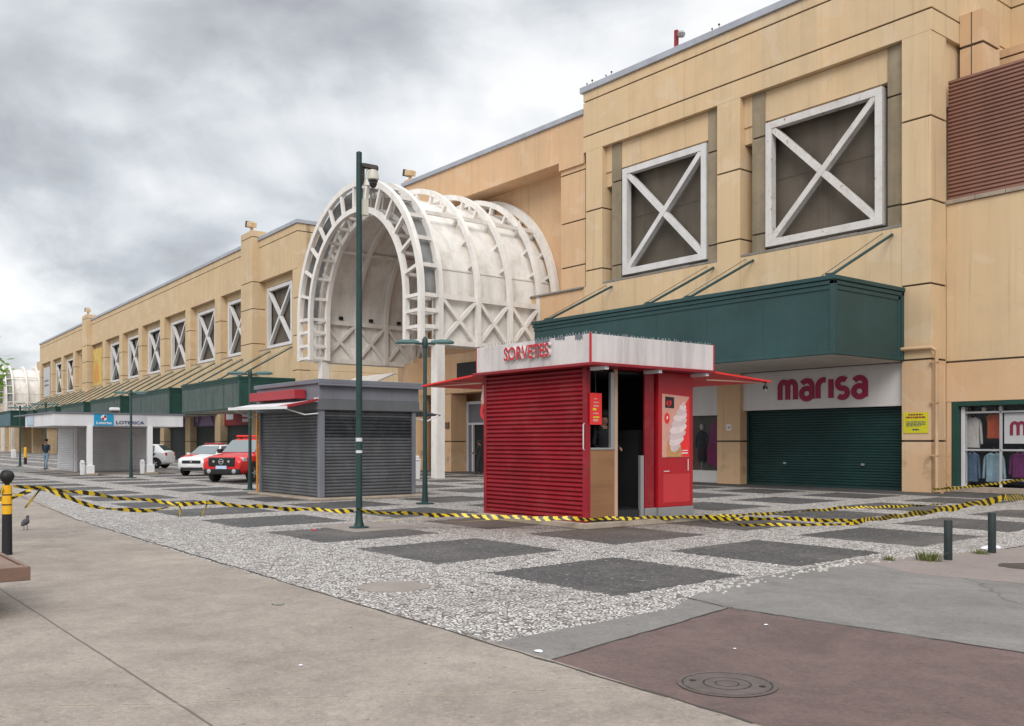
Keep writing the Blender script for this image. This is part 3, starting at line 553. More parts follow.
mb = MB(); mb.box(-23.52, -23.3, F-.02, F-.005, 2.1, 2.34, 0); mb.box(-23.46, -23.36, F-.024, F-.021, 2.17, 2.27, 1); tag(mb.build('wall_plate', [WHITEP, STEEL]), 'small white plate fixed on the beige pillar left of the shutter', 'plate')
mb = MB()
for x0, x1, y0, y1, z0, z1 in ((-15.1, -14.88, 30.40, 30.62, .02, 2.96), (-14.88, -4, 30.40, 30.62, 2.82, 2.96)): mb.box(x0, x1, y0, y1, z0, z1, 0)
mb.box(-14.86, -14.74, 30.55, 30.75, .2, 2.8, 1); mb.box(-14.74, -4, 30.6, 30.66, 2.58, 2.64, 1); mb.box(-14.74, -4, 30.6, 30.66, 1.36, 1.42, 1); mb.box(-13.66, -13.59, 30.6, 30.68, .2, 2.8, 1); mb.box(-15.1, -4, 30.36, 31.2, .02, .2, 2); mb.box(-13.59, -4, 30.6, 30.66, .42, .47, 1)
mb.build('window_frame', [GREEND, KPALE, PLINTH], mall, True, bevel=.008)
mb = MB(); mb.box(-14.74, -4, 30.58, 30.59, .3, 2.81); mb.build('display_pane', GLASSW, mall, True)
mb = MB(); mb.box(-15.1, -4, 31.75, 31.8, .2, 2.9); mb.box(-15.1, -4, 30.7, 31.8, 2.81, 2.9); mb.box(-15.1, -4, 30.7, 31.8, .1, .2); mb.build('backdrop', DARKIN, mall, True)
def garment(cx, z0, z1, w, m, label, y=30.95, sleeve=True, name='hanging_shirt'):
    h = z1-z0; b = MB()
    body = [(-w*.36, 0), (w*.36, 0), (w*.34, h*.5), (w*.36, h*.72), (w*.40, h*.88), (w*.14, h*.97), (w*.06, h*.93), (-w*.06, h*.93), (-w*.14, h*.97), (-w*.40, h*.88), (-w*.36, h*.72), (-w*.34, h*.5)]
    b.prism([(cx+a, z0+c) for a, c in body], y-.07, y+.07)
    o = b.build(name, m, bevel=.05, seg=3, smooth=True)
    tag(o, label, 'garment', 'clothes in the shop window')
    if sleeve:
        for s_ in (-1, 1):
            b = MB(); b.prism([(cx+s_*a, z0+c) for a, c in ((w*.36, h*.70), (w*.41, h*.88), (w*.48, h*.74), (w*.54, h*.12), (w*.43, h*.10))], y-.05, y+.05); b.build('sleeve', m, o, bevel=.04, seg=2, smooth=True)
    b = MB(); b.tube([(cx, y, z1+.02), (cx+.03, y, z1+.09), (cx-.02, y, z1+.12)], .008, 5); b.tube([(cx-w*.3, y, z1-.1*h), (cx, y, z1+.02), (cx+w*.3, y, z1-.1*h)], .008, 5); b.build('hanger', STEEL, o)
    return o
garment(-14.66, 1.45, 2.52, .60, CL_WHITE, 'white long-sleeved blouse hanging in the upper row of the shop window')
garment(-13.97, 1.75, 2.60, .62, CL_RUST, 'orange red top hanging in the upper row of the shop window', sleeve=False)
garment(-14.68, .34, 1.34, .50, CL_DENIM, 'dark blue denim jacket hanging in the lower row of the shop window')
garment(-13.98, .34, 1.34, .70, CL_SKY, 'pale blue denim shirt hanging in the lower row of the shop window')
garment(-13.17, .50, 1.34, .66, CL_PLUM, 'plum purple sweater hanging under the white sign in the shop window')
ws = thing('window_sign', 'white sign with a magenta letter inside the right-hand shop window', 'sign', (-12, 30.75, 1.5))
mb = MB(); mb.box(-13.55, -11.2, 30.70, 30.73, 1.6, 2.56); mb.build('board', WHITEP, ws, True)
strokes(GL['m'][0], .10, .012, MAG, ws, (-13.33, 30.70, 1.86), .50, .40)
for k, x in enumerate((-14.25, -13.72)):
    mb = MB(); mb.lathe([(.03, 0), (.06, .03), (.07, .16), (.05, .17)], (x, 30.85, 2.6), 12); mb.box(x-.01, x+.01, 30.84, 30.86, 2.76, 2.8); tag(mb.build('spotlight', WHITEP, smooth=True), ('small white spotlight above the white blouse in the shop window', 'small white spotlight beside the white sign in the shop window')[k], 'spotlight')
# red marker post with lamp, sensors on the coping
rb = thing('roof_beacon', 'small dark red post with a grey lamp on the roof edge', 'beacon', (-26.2, F+.1, 18.03))
mb = MB(); mb.box(-26.28, -26.14, F+.02, F+.16, 18.03, 18.78); mb.build('post', CRIM, rb, True, bevel=.01); mb = MB(); mb.lathe([(.02, -.14), (.13, -.1), (.17, .02), (.1, .12), (.02, .14)], (-25.93, F+.08, 18.52), 12); mb.box(-26.15, -25.9, F+.07, F+.1, 18.5, 18.54); mb.build('lamp', STEEL, rb, True, smooth=True)
for x, lb in ((-31.2, 'tiny dark roof stud at the left end of the tall roof edge'), (-29.95, 'tiny dark roof stud left of the roof beacon'), (-23.9, 'tiny dark roof stud right of the roof beacon')):
    mb = MB(); mb.lathe([(.012, 0), (.012, .12), (.04, .13), (.045, .17), (.015, .2)], (x, F, 18.03), 8); mb.lathe([(.012, 0), (.012, .07), (.035, .08), (.035, .12), (.015, .14)], (x-.35, F, 18.03), 8); tag(mb.build('roof_stud', IRON), lb, 'stud', 'studs on the roof edge')

# ------------------------------------------------------------------ entrance block behind the barrel arch
ent = thing('entrance_block', 'recessed beige entrance wall behind the white barrel arch', 'building', (-39, F, 0))
mb = MB()
banded(mb, -47.6, -31.81, F+.06, 32.5, 14.95, 16.8, [], 0); banded(mb, -33.5, -31.81, F+.12, 32.0, 8.8, 14.96, [9.9, 12.0, 14.3]); banded(mb, -33.55, -31.81, F+.02, F+.3, 14.55, 14.95, [])
mb.box(-47.6, -31.9, 30.72, 34, 6, 14.96); mb.box(-47.6, -46.8, F+.1, 32.1, 8, 17.2)
banded(mb, -35.62, -31.81, F+.03, F+1.0, 0, 8.75, [1.68, 4.35]); banded(mb, -39.3, -35.62, F+.05, F+1.0, 0, 6.5, [1.68, 4.3]); banded(mb, -44.6, -42.6, F+.05, F+1.1, 0, 4.3, [1.68]); mb.box(-39.2, -39.0, F+.9, 31.4, 0, 4.3)
mb.box(-48.2, -39.3, F+.05, F+1.0, 4.33, 6.5); mb.box(-48.2, -35.5, 31.3, 31.8, 0, 8); mb.box(-39.5, -39.3, F+.9, 31.4, 0, 4.3)
mb.build('wall', [WALL2, GROOVE], ent, True, bevel=.012)
mb = MB(); mb.lathe([(.85, 0), (.85, 6.2)], (-46.4, F+.3, 0), 28); mb.build('round_pillar', WALL2, ent, True, smooth=True)
mb = MB(); mb.box(-47.7, -31.81, F-.05, F+.5, 16.8, 17.05); mb.build('coping', COPING, ent, True, bevel=.02)
mb = MB(); mb.box(-35.7, -31.81, F-.06, F+.45, 8.753, 8.84); mb.build('ledge', LEDGE, ent, True, bevel=.01)
mb = MB(); mb.box(-42.6, -42.45, 30.5, 30.65, 0, 3.9, 0); mb.box(-42.1, -41.97, 30.5, 30.65, 0, 2.6, 0); mb.box(-42.45, -39.3, 30.5, 30.65, 3.75, 3.9, 0); mb.box(-42.45, -39.3, 30.52, 30.64, 2.6, 2.72, 0); mb.box(-42.45, -42.1, 30.56, 30.6, 0, 2.6, 2); mb.box(-42.45, -39.3, 30.56, 30.6, 2.72, 3.75, 2); mb.box(-41.97, -39.3, 30.6, 30.62, 0, 2.6, 1)
mb.build('door', [KPALE, DARKIN, KGREY], ent, True)
mb = MB(); mb.box(-41.9, -39.4, F-.06, F+.04, 4.95, 5.95); tag(mb.build('dark_board', BLACK, bevel=.01), 'blank black board on the beige wall under the barrel arch', 'sign')
mb = MB(); mb.box(-43.1, -42.75, F-.03, F+.045, 2.4, 2.75); tag(mb.build('wall_box', paint('brown_box', (.16, .09, .05)), bevel=.01), 'small brown box on the beige wall near the entrance door', 'box')
aw = thing('white_awning', 'sloping white awning low on the wall left of the arch entrance', 'awning', (-53, 30, 5.3))
mb = MB(); mb.add([(-56.6,28.6,4.9),(-51.5,28.6,4.9),(-50.4,30.6,6.0),(-55.2,30.6,6.0),(-56.6,28.6,4.82),(-51.5,28.6,4.82),(-50.4,30.6,5.9),(-55.2,30.6,5.9)], [(0,1,2,3),(7,6,5,4),(0,4,5,1),(1,5,6,2),(2,6,7,3),(3,7,4,0)]); mb.build('sheet', SOFFIT, aw, True); mb = MB(); mb.bar((-51.5, 28.6, 4.86), (-50.4, 30.6, 5.95), .08, .08); mb.bar((-56.6, 28.6, 4.86), (-55.2, 30.6, 5.95), .08, .08); mb.build('frame', GREYBN, aw, True)

# ------------------------------------------------------------------ barrel arch (local: x across, y back, origin under its centre at the front)
def make_arch(label):
    A = thing('barrel_arch', label, 'entrance arch')
    Ro, ZS, Z0, DEP = 6.45, 8.45, 6.2, 8.12
    def rp(r, a, y): return (r*math.cos(a), y, ZS+r*math.sin(a))
    def hoop(mb, r0, r1, y0, y1, z0, mi=None, n=56):
        P = [(1, None)]; pts = []
        angs = [math.pi*i/n for i in range(n+1)]
        prof = [('leg', 1)]+[('a', t_) for t_ in angs]+[('leg', -1)]
        V = []
        for k, t_ in prof:
            for r, y in ((r0, y0), (r1, y0), (r1, y1), (r0, y1)):
                V.append((t_*r, y, z0) if k == 'leg' else rp(r, t_, y))
        f = []
        for i in range(len(prof)-1):
            for q in range(4): f.append((4*i+q, 4*i+(q+1) % 4, 4*i+4+(q+1) % 4, 4*i+4+q))
        f += [(0, 1, 2, 3), tuple(4*(len(prof)-1)+q for q in (3, 2, 1, 0))]
        mb.add(V, f, mi)
    NB = 14
    # front lattice: outer and inner hoops in two planes, joined by radial struts and rungs
    for y in (0.0, 1.0):
        mb = MB(); hoop(mb, 6.16, Ro, y, y+.22, Z0); mb.build('outer_hoop', TRUSS, A, smooth=True)
        mb = MB(); hoop(mb, 4.86, 5.12, y+.003, y+.22, Z0); mb.build('inner_hoop', TRUSS, A, smooth=True)
    stations = [('l', 1, z) for z in (6.32, 7.0, 7.75)]+[('a', math.pi*i/NB, 0) for i in range(NB+1)]+[('l', -1, z) for z in (7.75, 7.0, 6.32)]
    def at(st, r, y): return (st[1]*r, y, st[2]) if st[0] == 'l' else rp(r, st[1], y)
    for st in stations:
        up = (0, 1, 0)
        for y in (.13, 1.13): mb = MB(); mb.bar(at(st, 5.1, y-.02), at(st, 6.18, y-.02), .15, .16, up); mb.build('strut', TRUSS, A)
        mb = MB(); mb.bar(at(st, 6.30, .2), at(st, 6.30, 1.02), .15, .18, (0, 0, 1)); mb.build('rung', TRUSS, A); mb = MB(); mb.bar(at(st, 4.99, .2), at(st, 4.99, 1.02), .15, .15, (0, 0, 1)); mb.build('rung', TRUSS, A)
    mb = MB(); hoop(mb, 6.02, 6.05, .2, 1.05, ZS+.1); mb.build('roof_light', POLY, A, smooth=True)
    mb = MB(); hoop(mb, 5.72, 5.84, 1.05, DEP, Z0); mb.build('shell', SHELL, A, smooth=True)
    # ribs standing off the shell on stubs
    for y in (3.1, 5.0, 6.85):
        mb = MB(); hoop(mb, 6.24, 6.5, y, y+.2, Z0); mb.build('rib', TRUSS, A, smooth=True)
        mb = MB(); hoop(mb, 5.46, 5.70, y, y+.22, Z0); mb.build('inner_rib', SHELL, A, smooth=True)
    mb = MB(); hoop(mb, 6.2, 6.62, DEP-.25, DEP, ZS-.3); mb.build('rib', TRUSS, A, smooth=True)
    for y in (1.12, 3.2, 5.1, 6.95, DEP-.12):
        for i in range(1, NB):
            a = math.pi*i/NB+(.06 if i < NB/2 else -.06); mb = MB(); mb.bar(rp(5.83, a, y), rp(6.26, a, y), .15, .17, (0, 1, 0)); mb.build('stub', TRUSS, A)
    for a in (R(14), R(166), R(70), R(110)):
        mb = MB(); mb.bar(rp(5.86, a, 1.2), rp(5.86, a, DEP-.02), .05, .07); mb.build('panel_joint', TRUSS, A)
    for a in (R(42), R(138)):
        mb = MB(); mb.bar(rp(6.32, a, 1.2), rp(6.32, a, DEP), .16, .18); mb.build('purlin', TRUSS, A)
        mb = MB(); mb.bar(rp(5.6, a, 1.2), rp(5.6, a, DEP), .2, .16); mb.build('inner_purlin', SHELL, A)
    ys = [1.13, 3.2, 5.1, 6.95, DEP-.1]
    for s_ in (-1, 1):
        mb = MB()
        for r, rr_ in ((6.30, .2), (5.62, .16)):
            mb.box(s_*r-.11, s_*r+.11, 1.0, DEP-.01, ZS-.12, ZS+.12); mb.box(s_*r-.12, s_*r+.12, 1.0, DEP-.01, Z0-.005, Z0+.22)
            for a, b in zip(ys, ys[1:]):
                mb.bar((s_*r, a+.1, Z0+.2), (s_*r, b-.1, ZS-.1),   .17, .18, (1, 0, 0)); mb.bar((s_*r+.006, a+.1, ZS-.1), (s_*r+.006, b-.1, Z0+.2), .17, .18, (1, 0, 0))
        mb.build('side_truss', TRUSS if s_ > 0 else TRUSS, A)
        mb = MB(); mb.box(s_*6.0-.08, s_*6.0+.1, 1.1, DEP-.02, Z0+.02, ZS-.1); mb.box(s_*5.5, s_*6.35, 1.05, DEP-.02, Z0-.04, Z0+.0); mb.build('side_panel', SHELL, A)
        mb = MB(); mb.box(s_*6.27-.23-(0 if s_ > 0 else -1.0), s_*6.27+.23-(0 if s_ > 0 else -1.0), .8, 1.26, 0, Z0-.045); mb.build('column', TRUSS, A, bevel=.015)
        for y in ys[1:4]: mb = MB(); mb.box(s_*5.6-.1, s_*5.6+.1, y-1.05, y-.85, ZS+.2, ZS+.38); mb.build('lamp_box', BLACK, A, bevel=.02)
    return A
arch = make_arch('white barrel-vaulted lattice entrance arch beside the mall in the middle of the row'); arch.location = (-41.235, 22.57, 0); arch.scale = (.9667, 1, .977)
arch2 = copy_tree(arch); arch2.location = (-177.6, 30.3, 0); arch2.rotation_euler.z = -R(2.5); arch2['label'] = 'distant white barrel arch past the far left end of the long wing'
def floodlight(x, y, z, label, parent=None):
    t_ = thing('floodlight', label, 'floodlight', (x, y, z)); b = MB(); b.box(-.16, .16, -.16, .16, 0, .25); b.bar((-.05, 0, .25), (.0, 0, .55), .2, .2); b.build('mount', WALLW, t_, bevel=.02)
    b = MB(); b.bar((.35, 0, .62), (-.4, 0, .78), .55, .42); b.build('housing', WALL, t_, bevel=.06); b = MB(); b.bar((-.4, 0, .78), (-.62, 0, .84), .6, .5); b.build('lamp_hood', IRON, t_, bevel=.03)
    return t_
floodlight(-47.2, F+.3, 17.05, 'floodlight on the roof edge just above the barrel arch').scale = (.8,)*3

# ------------------------------------------------------------------ long left wing (local: -x along the street, +y into the building)
wing = thing('mall_wing', 'long beige mall wing with a row of X-braced windows and canopies at left', 'building', (-61.8, F, 0), -R(2.5))
WW = [WALLW, GROOVE]
mb = MB(); banded(mb, -104, 0, 0, 1.02, 14.1, 17.3, [16.75]); mb.box(-103.9, -.1, 1.0, 12, 14.15, 17.25); banded(mb, -.7, 0, .7, 14, 14.1, 17.3, [16.75]); mb.box(-104, -.02, 1.0, 12, 0, 14.15)
banded(mb, -.9, 0, .02, 14, 0, 14.1, [1.7, 4.3, 6.8, 9.3, 12]); mb.box(-104, -.9, .04, 1.0, 4.9, 8.7)
mb.box(-126, -104, 3, 14, 0, 16.2)
mb.build('wall', WW, wing, bevel=.012)
mb = MB(); mb.box(-104.1, .1, -.1, .5, 17.303, 17.58); mb.box(-.4, .1, .5, 14, 17.303, 17.58); mb.build('coping', COPING, wing, bevel=.02)
mb = MB(); mb.box(-104, -.9, .02, 1.0, 8.703, 8.78); mb.build('sill', LEDGE, wing)
bays = []
PIL = [16.3+8.45*k for k in range(6)]+[76.2, 84.6, 93.0, 102.2]
for s0 in PIL:
    mb = MB(); banded(mb, -s0-1.45, -s0, -.06, 1.0, 0, 14.09, [1.7, 4.3, 6.8, 9.3, 12]); mb.build('pillar', WW, wing, bevel=.012)
for s0, s1 in ((7.5, 9.95), (66.4, 69.3)):
    mb = MB(); banded(mb, -s1, -s0, -.55, .6, 4.5, 18.1, [6.8, 9.3, 12, 14.1, 17.6]); mb.box(-s1+.3, -s0-.3, .0, .6, 0, 4.5); mb.build('pilaster', WW, wing, bevel=.015)
    q = wing.matrix_basis @ Vector((-(s0+s1)/2, -.1, 18.1)); fl = floodlight(q.x, q.y, 18.1, 'floodlight on the nearer tall pilaster of the long wing' if s0 < 10 else 'floodlight on the farther tall pilaster of the long wing'); fl.scale = (1.0,)*3
WIN = [2.0, 10.9]+[19.1+8.45*k for k in range(5)]+[79.6, 88.0]
for k, s0 in enumerate(WIN):
    w_ = 4.9 if k != 1 else 4.9
    xwindow(wing, -s0-w_, -s0, 8.83, 13.55, .42, .28, .27, FRAME, CONC_D if k in (0, 1, 2, 3) else GLASSD, False, gl=(k not in (0, 1, 2, 3)), up=.9)
mb = MB()
for a, b_ in ((0.9, 7.5), (9.95, 16.3))+tuple((17.75+8.45*k, 24.75+8.45*k) for k in range(5))+((60.0, 66.4), (69.3, 76.2), (77.65, 84.6), (86.05, 93), (94.45, 102.2)):
    mb.box(-b_, -a, .48, .98, 13.62, 14.1)
    mb.box(-b_, -b_+.5, .5, .98, 8.78, 13.62); mb.box(-a-.5, -a, .5, .98, 8.78, 13.62)
    for z0, z1, mi in ((0, 3.0, 1), (3.0, 4.9, 2)): pass
mb.build('lintel', WALLW, wing, bevel=.01)
mb = MB(); mb.box(-65.9, -61.2, .12, .2, 8.8, 13.5, 0); mb.prism([(-65.2, 9.3), (-63, 9.2), (-62.6, 10.6), (-63.6, 11.8), (-64.9, 11.2)], .10, .125, 'xz', 1); o = mb.build('banner', [BEIGEB, ORANGE]); o.parent = wing
mb = MB(); mb.box(-101.3, -96.2, .12, .2, 8.8, 13.4, 0); mb.box(-100.6, -97, .11, .125, 10.4, 10.7, 1); mb.box(-100.6, -97, .11, .125, 11.1, 11.4, 1); o = mb.build('banner', [GREYBN, KGREY]); o.parent = wing
SG = [CRIM, PURPLE, PURPLE, GREEND, CRIM, PURPLE, GREEND, KGREY, CRIM, GREEND]
gb = [(9.3, 16.3)]+[(17.75+8.45*k, 24.75+8.45*k) for k in range(5)]+[(60.0, 66.4), (69.3, 76.2), (77.65, 84.6), (86.05, 93)]
for k, (a, b_) in enumerate(gb):
    mb = MB(); mb.box(-b_, -a, .3, .45, 3.05, 4.9); o = mb.build('shop_sign', SG[k], wing)
    mb = MB()
    if SG[k] is CRIM:
        mb.box(-b_+.5, -b_+2.2, .27, .3, 3.55, 4.25)
        for q in range(3): mb.box(-a-2.6, -a-.6, .27, .3, 3.3+q*.4, 3.55+q*.4)
        mb.build('lettering', KPALE, o)
    elif SG[k] is PURPLE:
        mb.prism([(-b_+1.6, 3.1), (-a-1.2, 3.1), (-a-2.6, 4.4), (-b_+3, 4.6)], .27, .3); mb.box(-b_+.5, -b_+1.4, .265, .3, 3.5, 3.95); mb.build('lettering', PURPL2, o)
    mb = MB(); mb.corr(-b_, -a, .58, .02, 3.05, .11, .03); mb.build('roller_shutter', SHUTD if k % 3 else SHUTK if k == 6 else SHUTD, wing)
for k in range(6):
    s0 = .43+16.75*k; ln = 13.4
    canopy(wing, -s0-ln, -s0, -4.05, .0, 3.98, 6.22, False, GREENF, GREEND, rods=[-s0-.4, -s0-4.6, -s0-9.0, -s0-ln+.4], rise=2.3, rodx=-.1)
# block past the far end of the wing
fb = thing('far_shop_building', 'distant beige shop building with teal canopy at the far left', 'building', (-190, 33, 0), -R(2.5))
mb = MB(); banded(mb, -60, 18, 6, 14, 0, 13, [8.5]); mb.box(-60, -8, 0, 6, 4, 13)
for k in range(7): mb.box(-7-k*8, -5.6-k*8, 0, 1.4, 0, 4.2); mb.box(2+k*10, 3.4+k*10, -1+k*.2, 1.2, 0, 4.4)
mb.build('wall', WW, fb); mb = MB(); mb.box(-60, 30, 4.0, 4.2, 0, 4.0); mb.build('shopfront', DARKIN, fb)
canopy(fb, 22, 37.5, -4.0, 1, 4.0, 6.3, False, paint('canopy_teal_far', (.05, .12, .15), .6, streak=.5), GREEND)

# ------------------------------------------------------------------ red ice-cream kiosk
rk = thing('ice_cream_kiosk', 'small red kiosk with a white lettered sign band and open side door', 'kiosk', (-14.6, 13.5, 0))
mb = MB(); mb.box(-16.3, -12.86, 11.93, 15.2, 0, .12); mb.build('plinth', PLINTH, rk, True, bevel=.02)
mb = MB(); mb.corr(-16.1, -13.06, 12.10, .16, 3.05, .0885, .045); mb.build('roller_shutter', RED, rk, True)
mb = MB(); mb.box(-16.2, -16.1, 12.05, 12.16, .12, 3.06); mb.box(-13.06, -12.95, 12.05, 12.16, .12, 3.06); mb.box(-16.1, -13.06, 12.055, 12.16, .12, .16); mb.box(-16.2, -16.12, 12.16, 15.02, .12, 3.06); mb.box(-16.2, -12.97, 14.94, 15.02, .12, 3.06); mb.build('frame', RED, rk, True, bevel=.008)
mb = MB(); mb.box(-12.99, -12.955, 12.16, 12.80, .2, 1.5); mb.build('counter_panel', WOOD, rk, True, bevel=.006)
mb = MB(); mb.box(-13.02, -12.945, 12.80, 12.88, .12, 3.06, 0); mb.box(-13.02, -12.95, 12.7, 12.798, 1.5, 3.0, 1); mb.box(-13.1, -12.94, 12.16, 12.8, 1.5, 1.54, 1); mb.build('door_post', [WOODP, STEEL], rk, True, bevel=.006)
mb = MB(); mb.box(-13.0, -12.95, 13.64, 13.90, .33, 3.06); mb.box(-13.06, -13.0, 13.9, 13.985, .12, 3.06); mb.build('side_panel', RED, rk, True, bevel=.008)
mb = MB(); mb.box(-13.0, -12.9, 13.985, 15.03, .33, 3.06); o = mb.build('end_panel', REDP, rk, True, bevel=.012)
mb = MB(); mb.box(-12.905, -12.896, 14.12, 14.92, .42, 1.0, 0); mb.box(-12.9, -12.893, 14.14, 14.30, 1.05, 1.065, 1); mb.box(-12.898, -12.89, 14.86, 14.88, 1.06, 1.3, 1); mb.build('door_leaf', [paint('panel_red_faded', (.52, .035, .04), .4), KPALE], o, True)
mb = MB(); mb.box(-13.0, -12.94, 13.64, 13.98, .12, .328); mb.box(-13.0, -12.89, 13.985, 15.03, .12, .328); mb.build('skirting', STEEL, rk, True, bevel=.006)
mb = MB(); mb.box(-13.03, -12.955, 13.53, 13.62, .14, 1.38); mb.build('half_door', STEEL, rk, True, bevel=.006)
mb = MB(); mb.box(-16.1, -13, 14.9, 14.935, .12, 3.0); mb.box(-16.118, -16.09, 12.2, 14.9, .12, 3.0); mb.box(-16.1, -13, 12.2, 14.9, .12, .3); mb.box(-16.1, -13.08, 12.2, 14.9, 3.0, 3.04); mb.box(-15.9, -15.2, 12.6, 14.6, .3, 1.2); mb.box(-14.2, -13.5, 14.0, 14.8, .3, 1.9); mb.build('interior', DARKIN, rk, True)
mb = MB(); mb.box(-16.12, -12.57, 11.8, 15.3, 3.12, 3.65, 0); mb.box(-12.60, -12.565, 11.795, 11.83, 3.115, 3.66, 1); mb.box(-12.60, -12.565, 15.27, 15.305, 3.115, 3.66, 1); mb.box(-16.125, -16.1, 11.795, 11.83, 3.115, 3.66, 1); o = mb.build('sign_band', [SIGNW, LETRED], rk, True, bevel=.004)
rr = random.Random(8)
for x0, x1, zl in ((-12.98, -12.78, 3.57), (-13.55, -13.28, 3.61), (-14.15, -13.72, 3.585)):
    n_ = 7; pts = [(x0+(x1-x0)*i/n_, zl+rr.uniform(-.025, .03)) for i in range(n_+1)]+[(x1, 3.652), (x0, 3.652)]; mb = MB(); mb.prism(pts, 11.79, 11.798); mb.build('peeled_patch', KGREY, o, True)
lettering('SORVETES', .40, .035, [LETRED, LETSIDE], rk, (-15.08+14.6, 11.765-13.5, 3.30), '-y', .008, 'LEFT', 1, width=1.42, height=.275)
rr = random.Random(5); mb = MB()
for k in range(44):
    mb = MB(); y = 11.86+k*.078; mb.bar((-12.62, y, 3.65), (-12.62+rr.uniform(-.03, .05), y+rr.uniform(-.03, .03), 3.65+rr.uniform(.03, .055)), .009, .009); mb.build('spike', STEEL, rk, True)
for k in range(46):
    mb = MB(); x = -16.05+k*.076; mb.bar((x, 11.85, 3.65), (x+rr.uniform(-.03, .03), 11.85+rr.uniform(-.05, .02), 3.65+rr.uniform(.03, .075)), .009, .009); mb.build('spike', STEEL, rk, True)
mb = MB()
mb.add([(-16.2,11.75,3.06),(-12.45,11.75,3.06),(-12.45,15.2,3.06),(-16.2,15.2,3.06),(-16.2,11.75,3.12),(-12.45,11.75,3.12),(-12.45,15.2,3.12),(-16.2,15.2,3.12)], [(0,3,2,1),(4,5,6,7),(0,1,5,4),(1,2,6,5),(2,3,7,6),(3,0,4,7)])
mb.build('eaves', RED, rk, True, bevel=.01)
def awn(name, p, parent, m, th=.035):
    """sloped awning sheet from four corner points"""
    b = MB(); a = [Vector(q) for q in p]; lo = [q-Vector((0, 0, th)) for q in a]; b.add(a+lo, [(0,1,2,3),(7,6,5,4),(0,4,5,1),(1,5,6,2),(2,6,7,3),(3,7,4,0)]); return b.build(name, m, parent, True)
awn('awning', [(-16.2,11.85,3.11),(-16.2,15.2,3.11),(-18.35,15.2,2.97),(-18.35,11.85,2.97)], rk, REDC)
awn('awning', [(-12.5,15.2,3.11),(-16.1,15.2,3.11),(-16.1,17.15,2.99),(-12.5,17.15,2.99)], rk, REDC)
for pth in ([(-18.3, 12.0, 2.94), (-16.2, 12.0, 2.92)], [(-18.3, 15.1, 2.94), (-16.2, 15.1, 2.92)], [(-17.3, 11.9, 3.0), (-16.2, 13.4, 2.96)], [(-12.6, 17.1, 2.95), (-12.6, 15.1, 2.93)]): mb = MB(); mb.tube(pth, .015, 6); mb.build('awning_arm', WOODP, rk, True)
for y in (12.15, 13.6, 15): mb = MB(); mb.box(-12.9, -12.5, y-.05, y+.05, 3.0, 3.06); mb.build('bracket', KPALE, rk, True)
mb = MB(); mb.tube([(-13.0, 12.045, 1.5), (-13.0, 12.02, 1.52), (-13.0, 12.02, 1.98), (-13.0, 12.045, 2.0)], .012, 6); mb.build('handle', KPALE, rk, True)
# poster on the end panel, facing +x
po = thing('ice_cream_poster', 'pink poster of soft ice cream in a cone on the red kiosk panel', 'poster', (-12.9, 14.5, 1.35))
def yz(poly, x0, x1, m, name, parent=po):
    b = MB(); poly = [((a-14.06)*.875+14.08, (z-1.66)*1.13+1.34) for a, z in poly]; b.prism(poly, x0, x1, 'yz'); return b.build(name, m, parent, True)
yz([(14.06, 1.66), (15.0, 1.66), (15.0, 2.76), (14.06, 2.80)], -12.898, -12.89, PINK, 'sheet')
yz([(14.66, 1.665), (14.997, 1.665), (14.997, 2.75), (14.97, 2.72), (14.80, 2.58), (14.62, 2.50), (14.70, 2.2)], -12.89, -12.887, REDC, 'sheet_corner')
rr = random.Random(2)
yz([(14.20, 1.665), (14.74, 1.665), (14.70, 1.88), (14.50, 1.72), (14.34, 1.86), (14.25, 1.97)], -12.8865, -12.8845, CONE, 'cone')
CREAMD = paint('ice_cream_fold', (.58, .45, .46), .5, var=.12, scale=9)
for k, (ca, cz, cw, ch) in enumerate(((14.50, 1.86, .17, .10), (14.53, 1.96, .25, .085), (14.57, 2.07, .29, .085), (14.60, 2.18, .30, .085), (14.63, 2.29, .28, .08), (14.67, 2.39, .24, .075), (14.71, 2.48, .18, .07), (14.75, 2.56, .12, .06), (14.78, 2.62, .06, .05))):
    yz([(ca+cw*math.cos(q*math.pi/10)*(1+.05*math.sin(q*1.7+k)), cz+ch*math.sin(q*math.pi/10)+.16*cw*math.cos(q*math.pi/10)) for q in range(20)], -12.8850, -12.8835+.0004*k, CREAM if k % 2 else CREAMD, 'swirl')
yz([(14.16, 2.55), (14.46, 2.545), (14.46, 2.74), (14.16, 2.75)], -12.889, -12.884, BLACK, 'price_tag')
lettering('4,9', .16, .002, REDC, po, (.018, -.31, 1.035), '+x', .004, 'LEFT', .8, 'price')
yz([(14.22+.09*math.cos(a*math.pi/8), 2.36+.10*math.sin(a*math.pi/8)) for a in range(16)], -12.889, -12.885, REDC, 'badge'); yz([(14.20, 2.34), (14.25, 2.36), (14.24, 2.40), (14.21, 2.39)], -12.885, -12.882, WHITEP, 'badge_mark')
yz([(14.72, 1.72), (14.93, 1.725), (14.93, 1.745), (14.72, 1.74)], -12.886, -12.883, WHITEP, 'print'); yz([(14.75, 1.77), (14.93, 1.775), (14.93, 1.79), (14.75, 1.785)], -12.886, -12.883, WHITEP, 'print')
hb = thing('hanging_banner', 'small red printed banner hanging at the kiosk counter opening', 'banner', (-12.9, 12.25, 1.95))
mb = MB(); mb.box(-12.935, -12.915, 12.12, 12.42, 1.98, 2.58); mb.build('sheet', REDC, hb, True); mb = MB(); rr = random.Random(11)
for k in range(7): z = 2.04+k*.07; a = 12.17+rr.random()*.05; mb.box(-12.914, -12.911, a, a+rr.uniform(.08, .17), z, z+rr.uniform(.02, .05), rr.choice((0, 0, 1)))
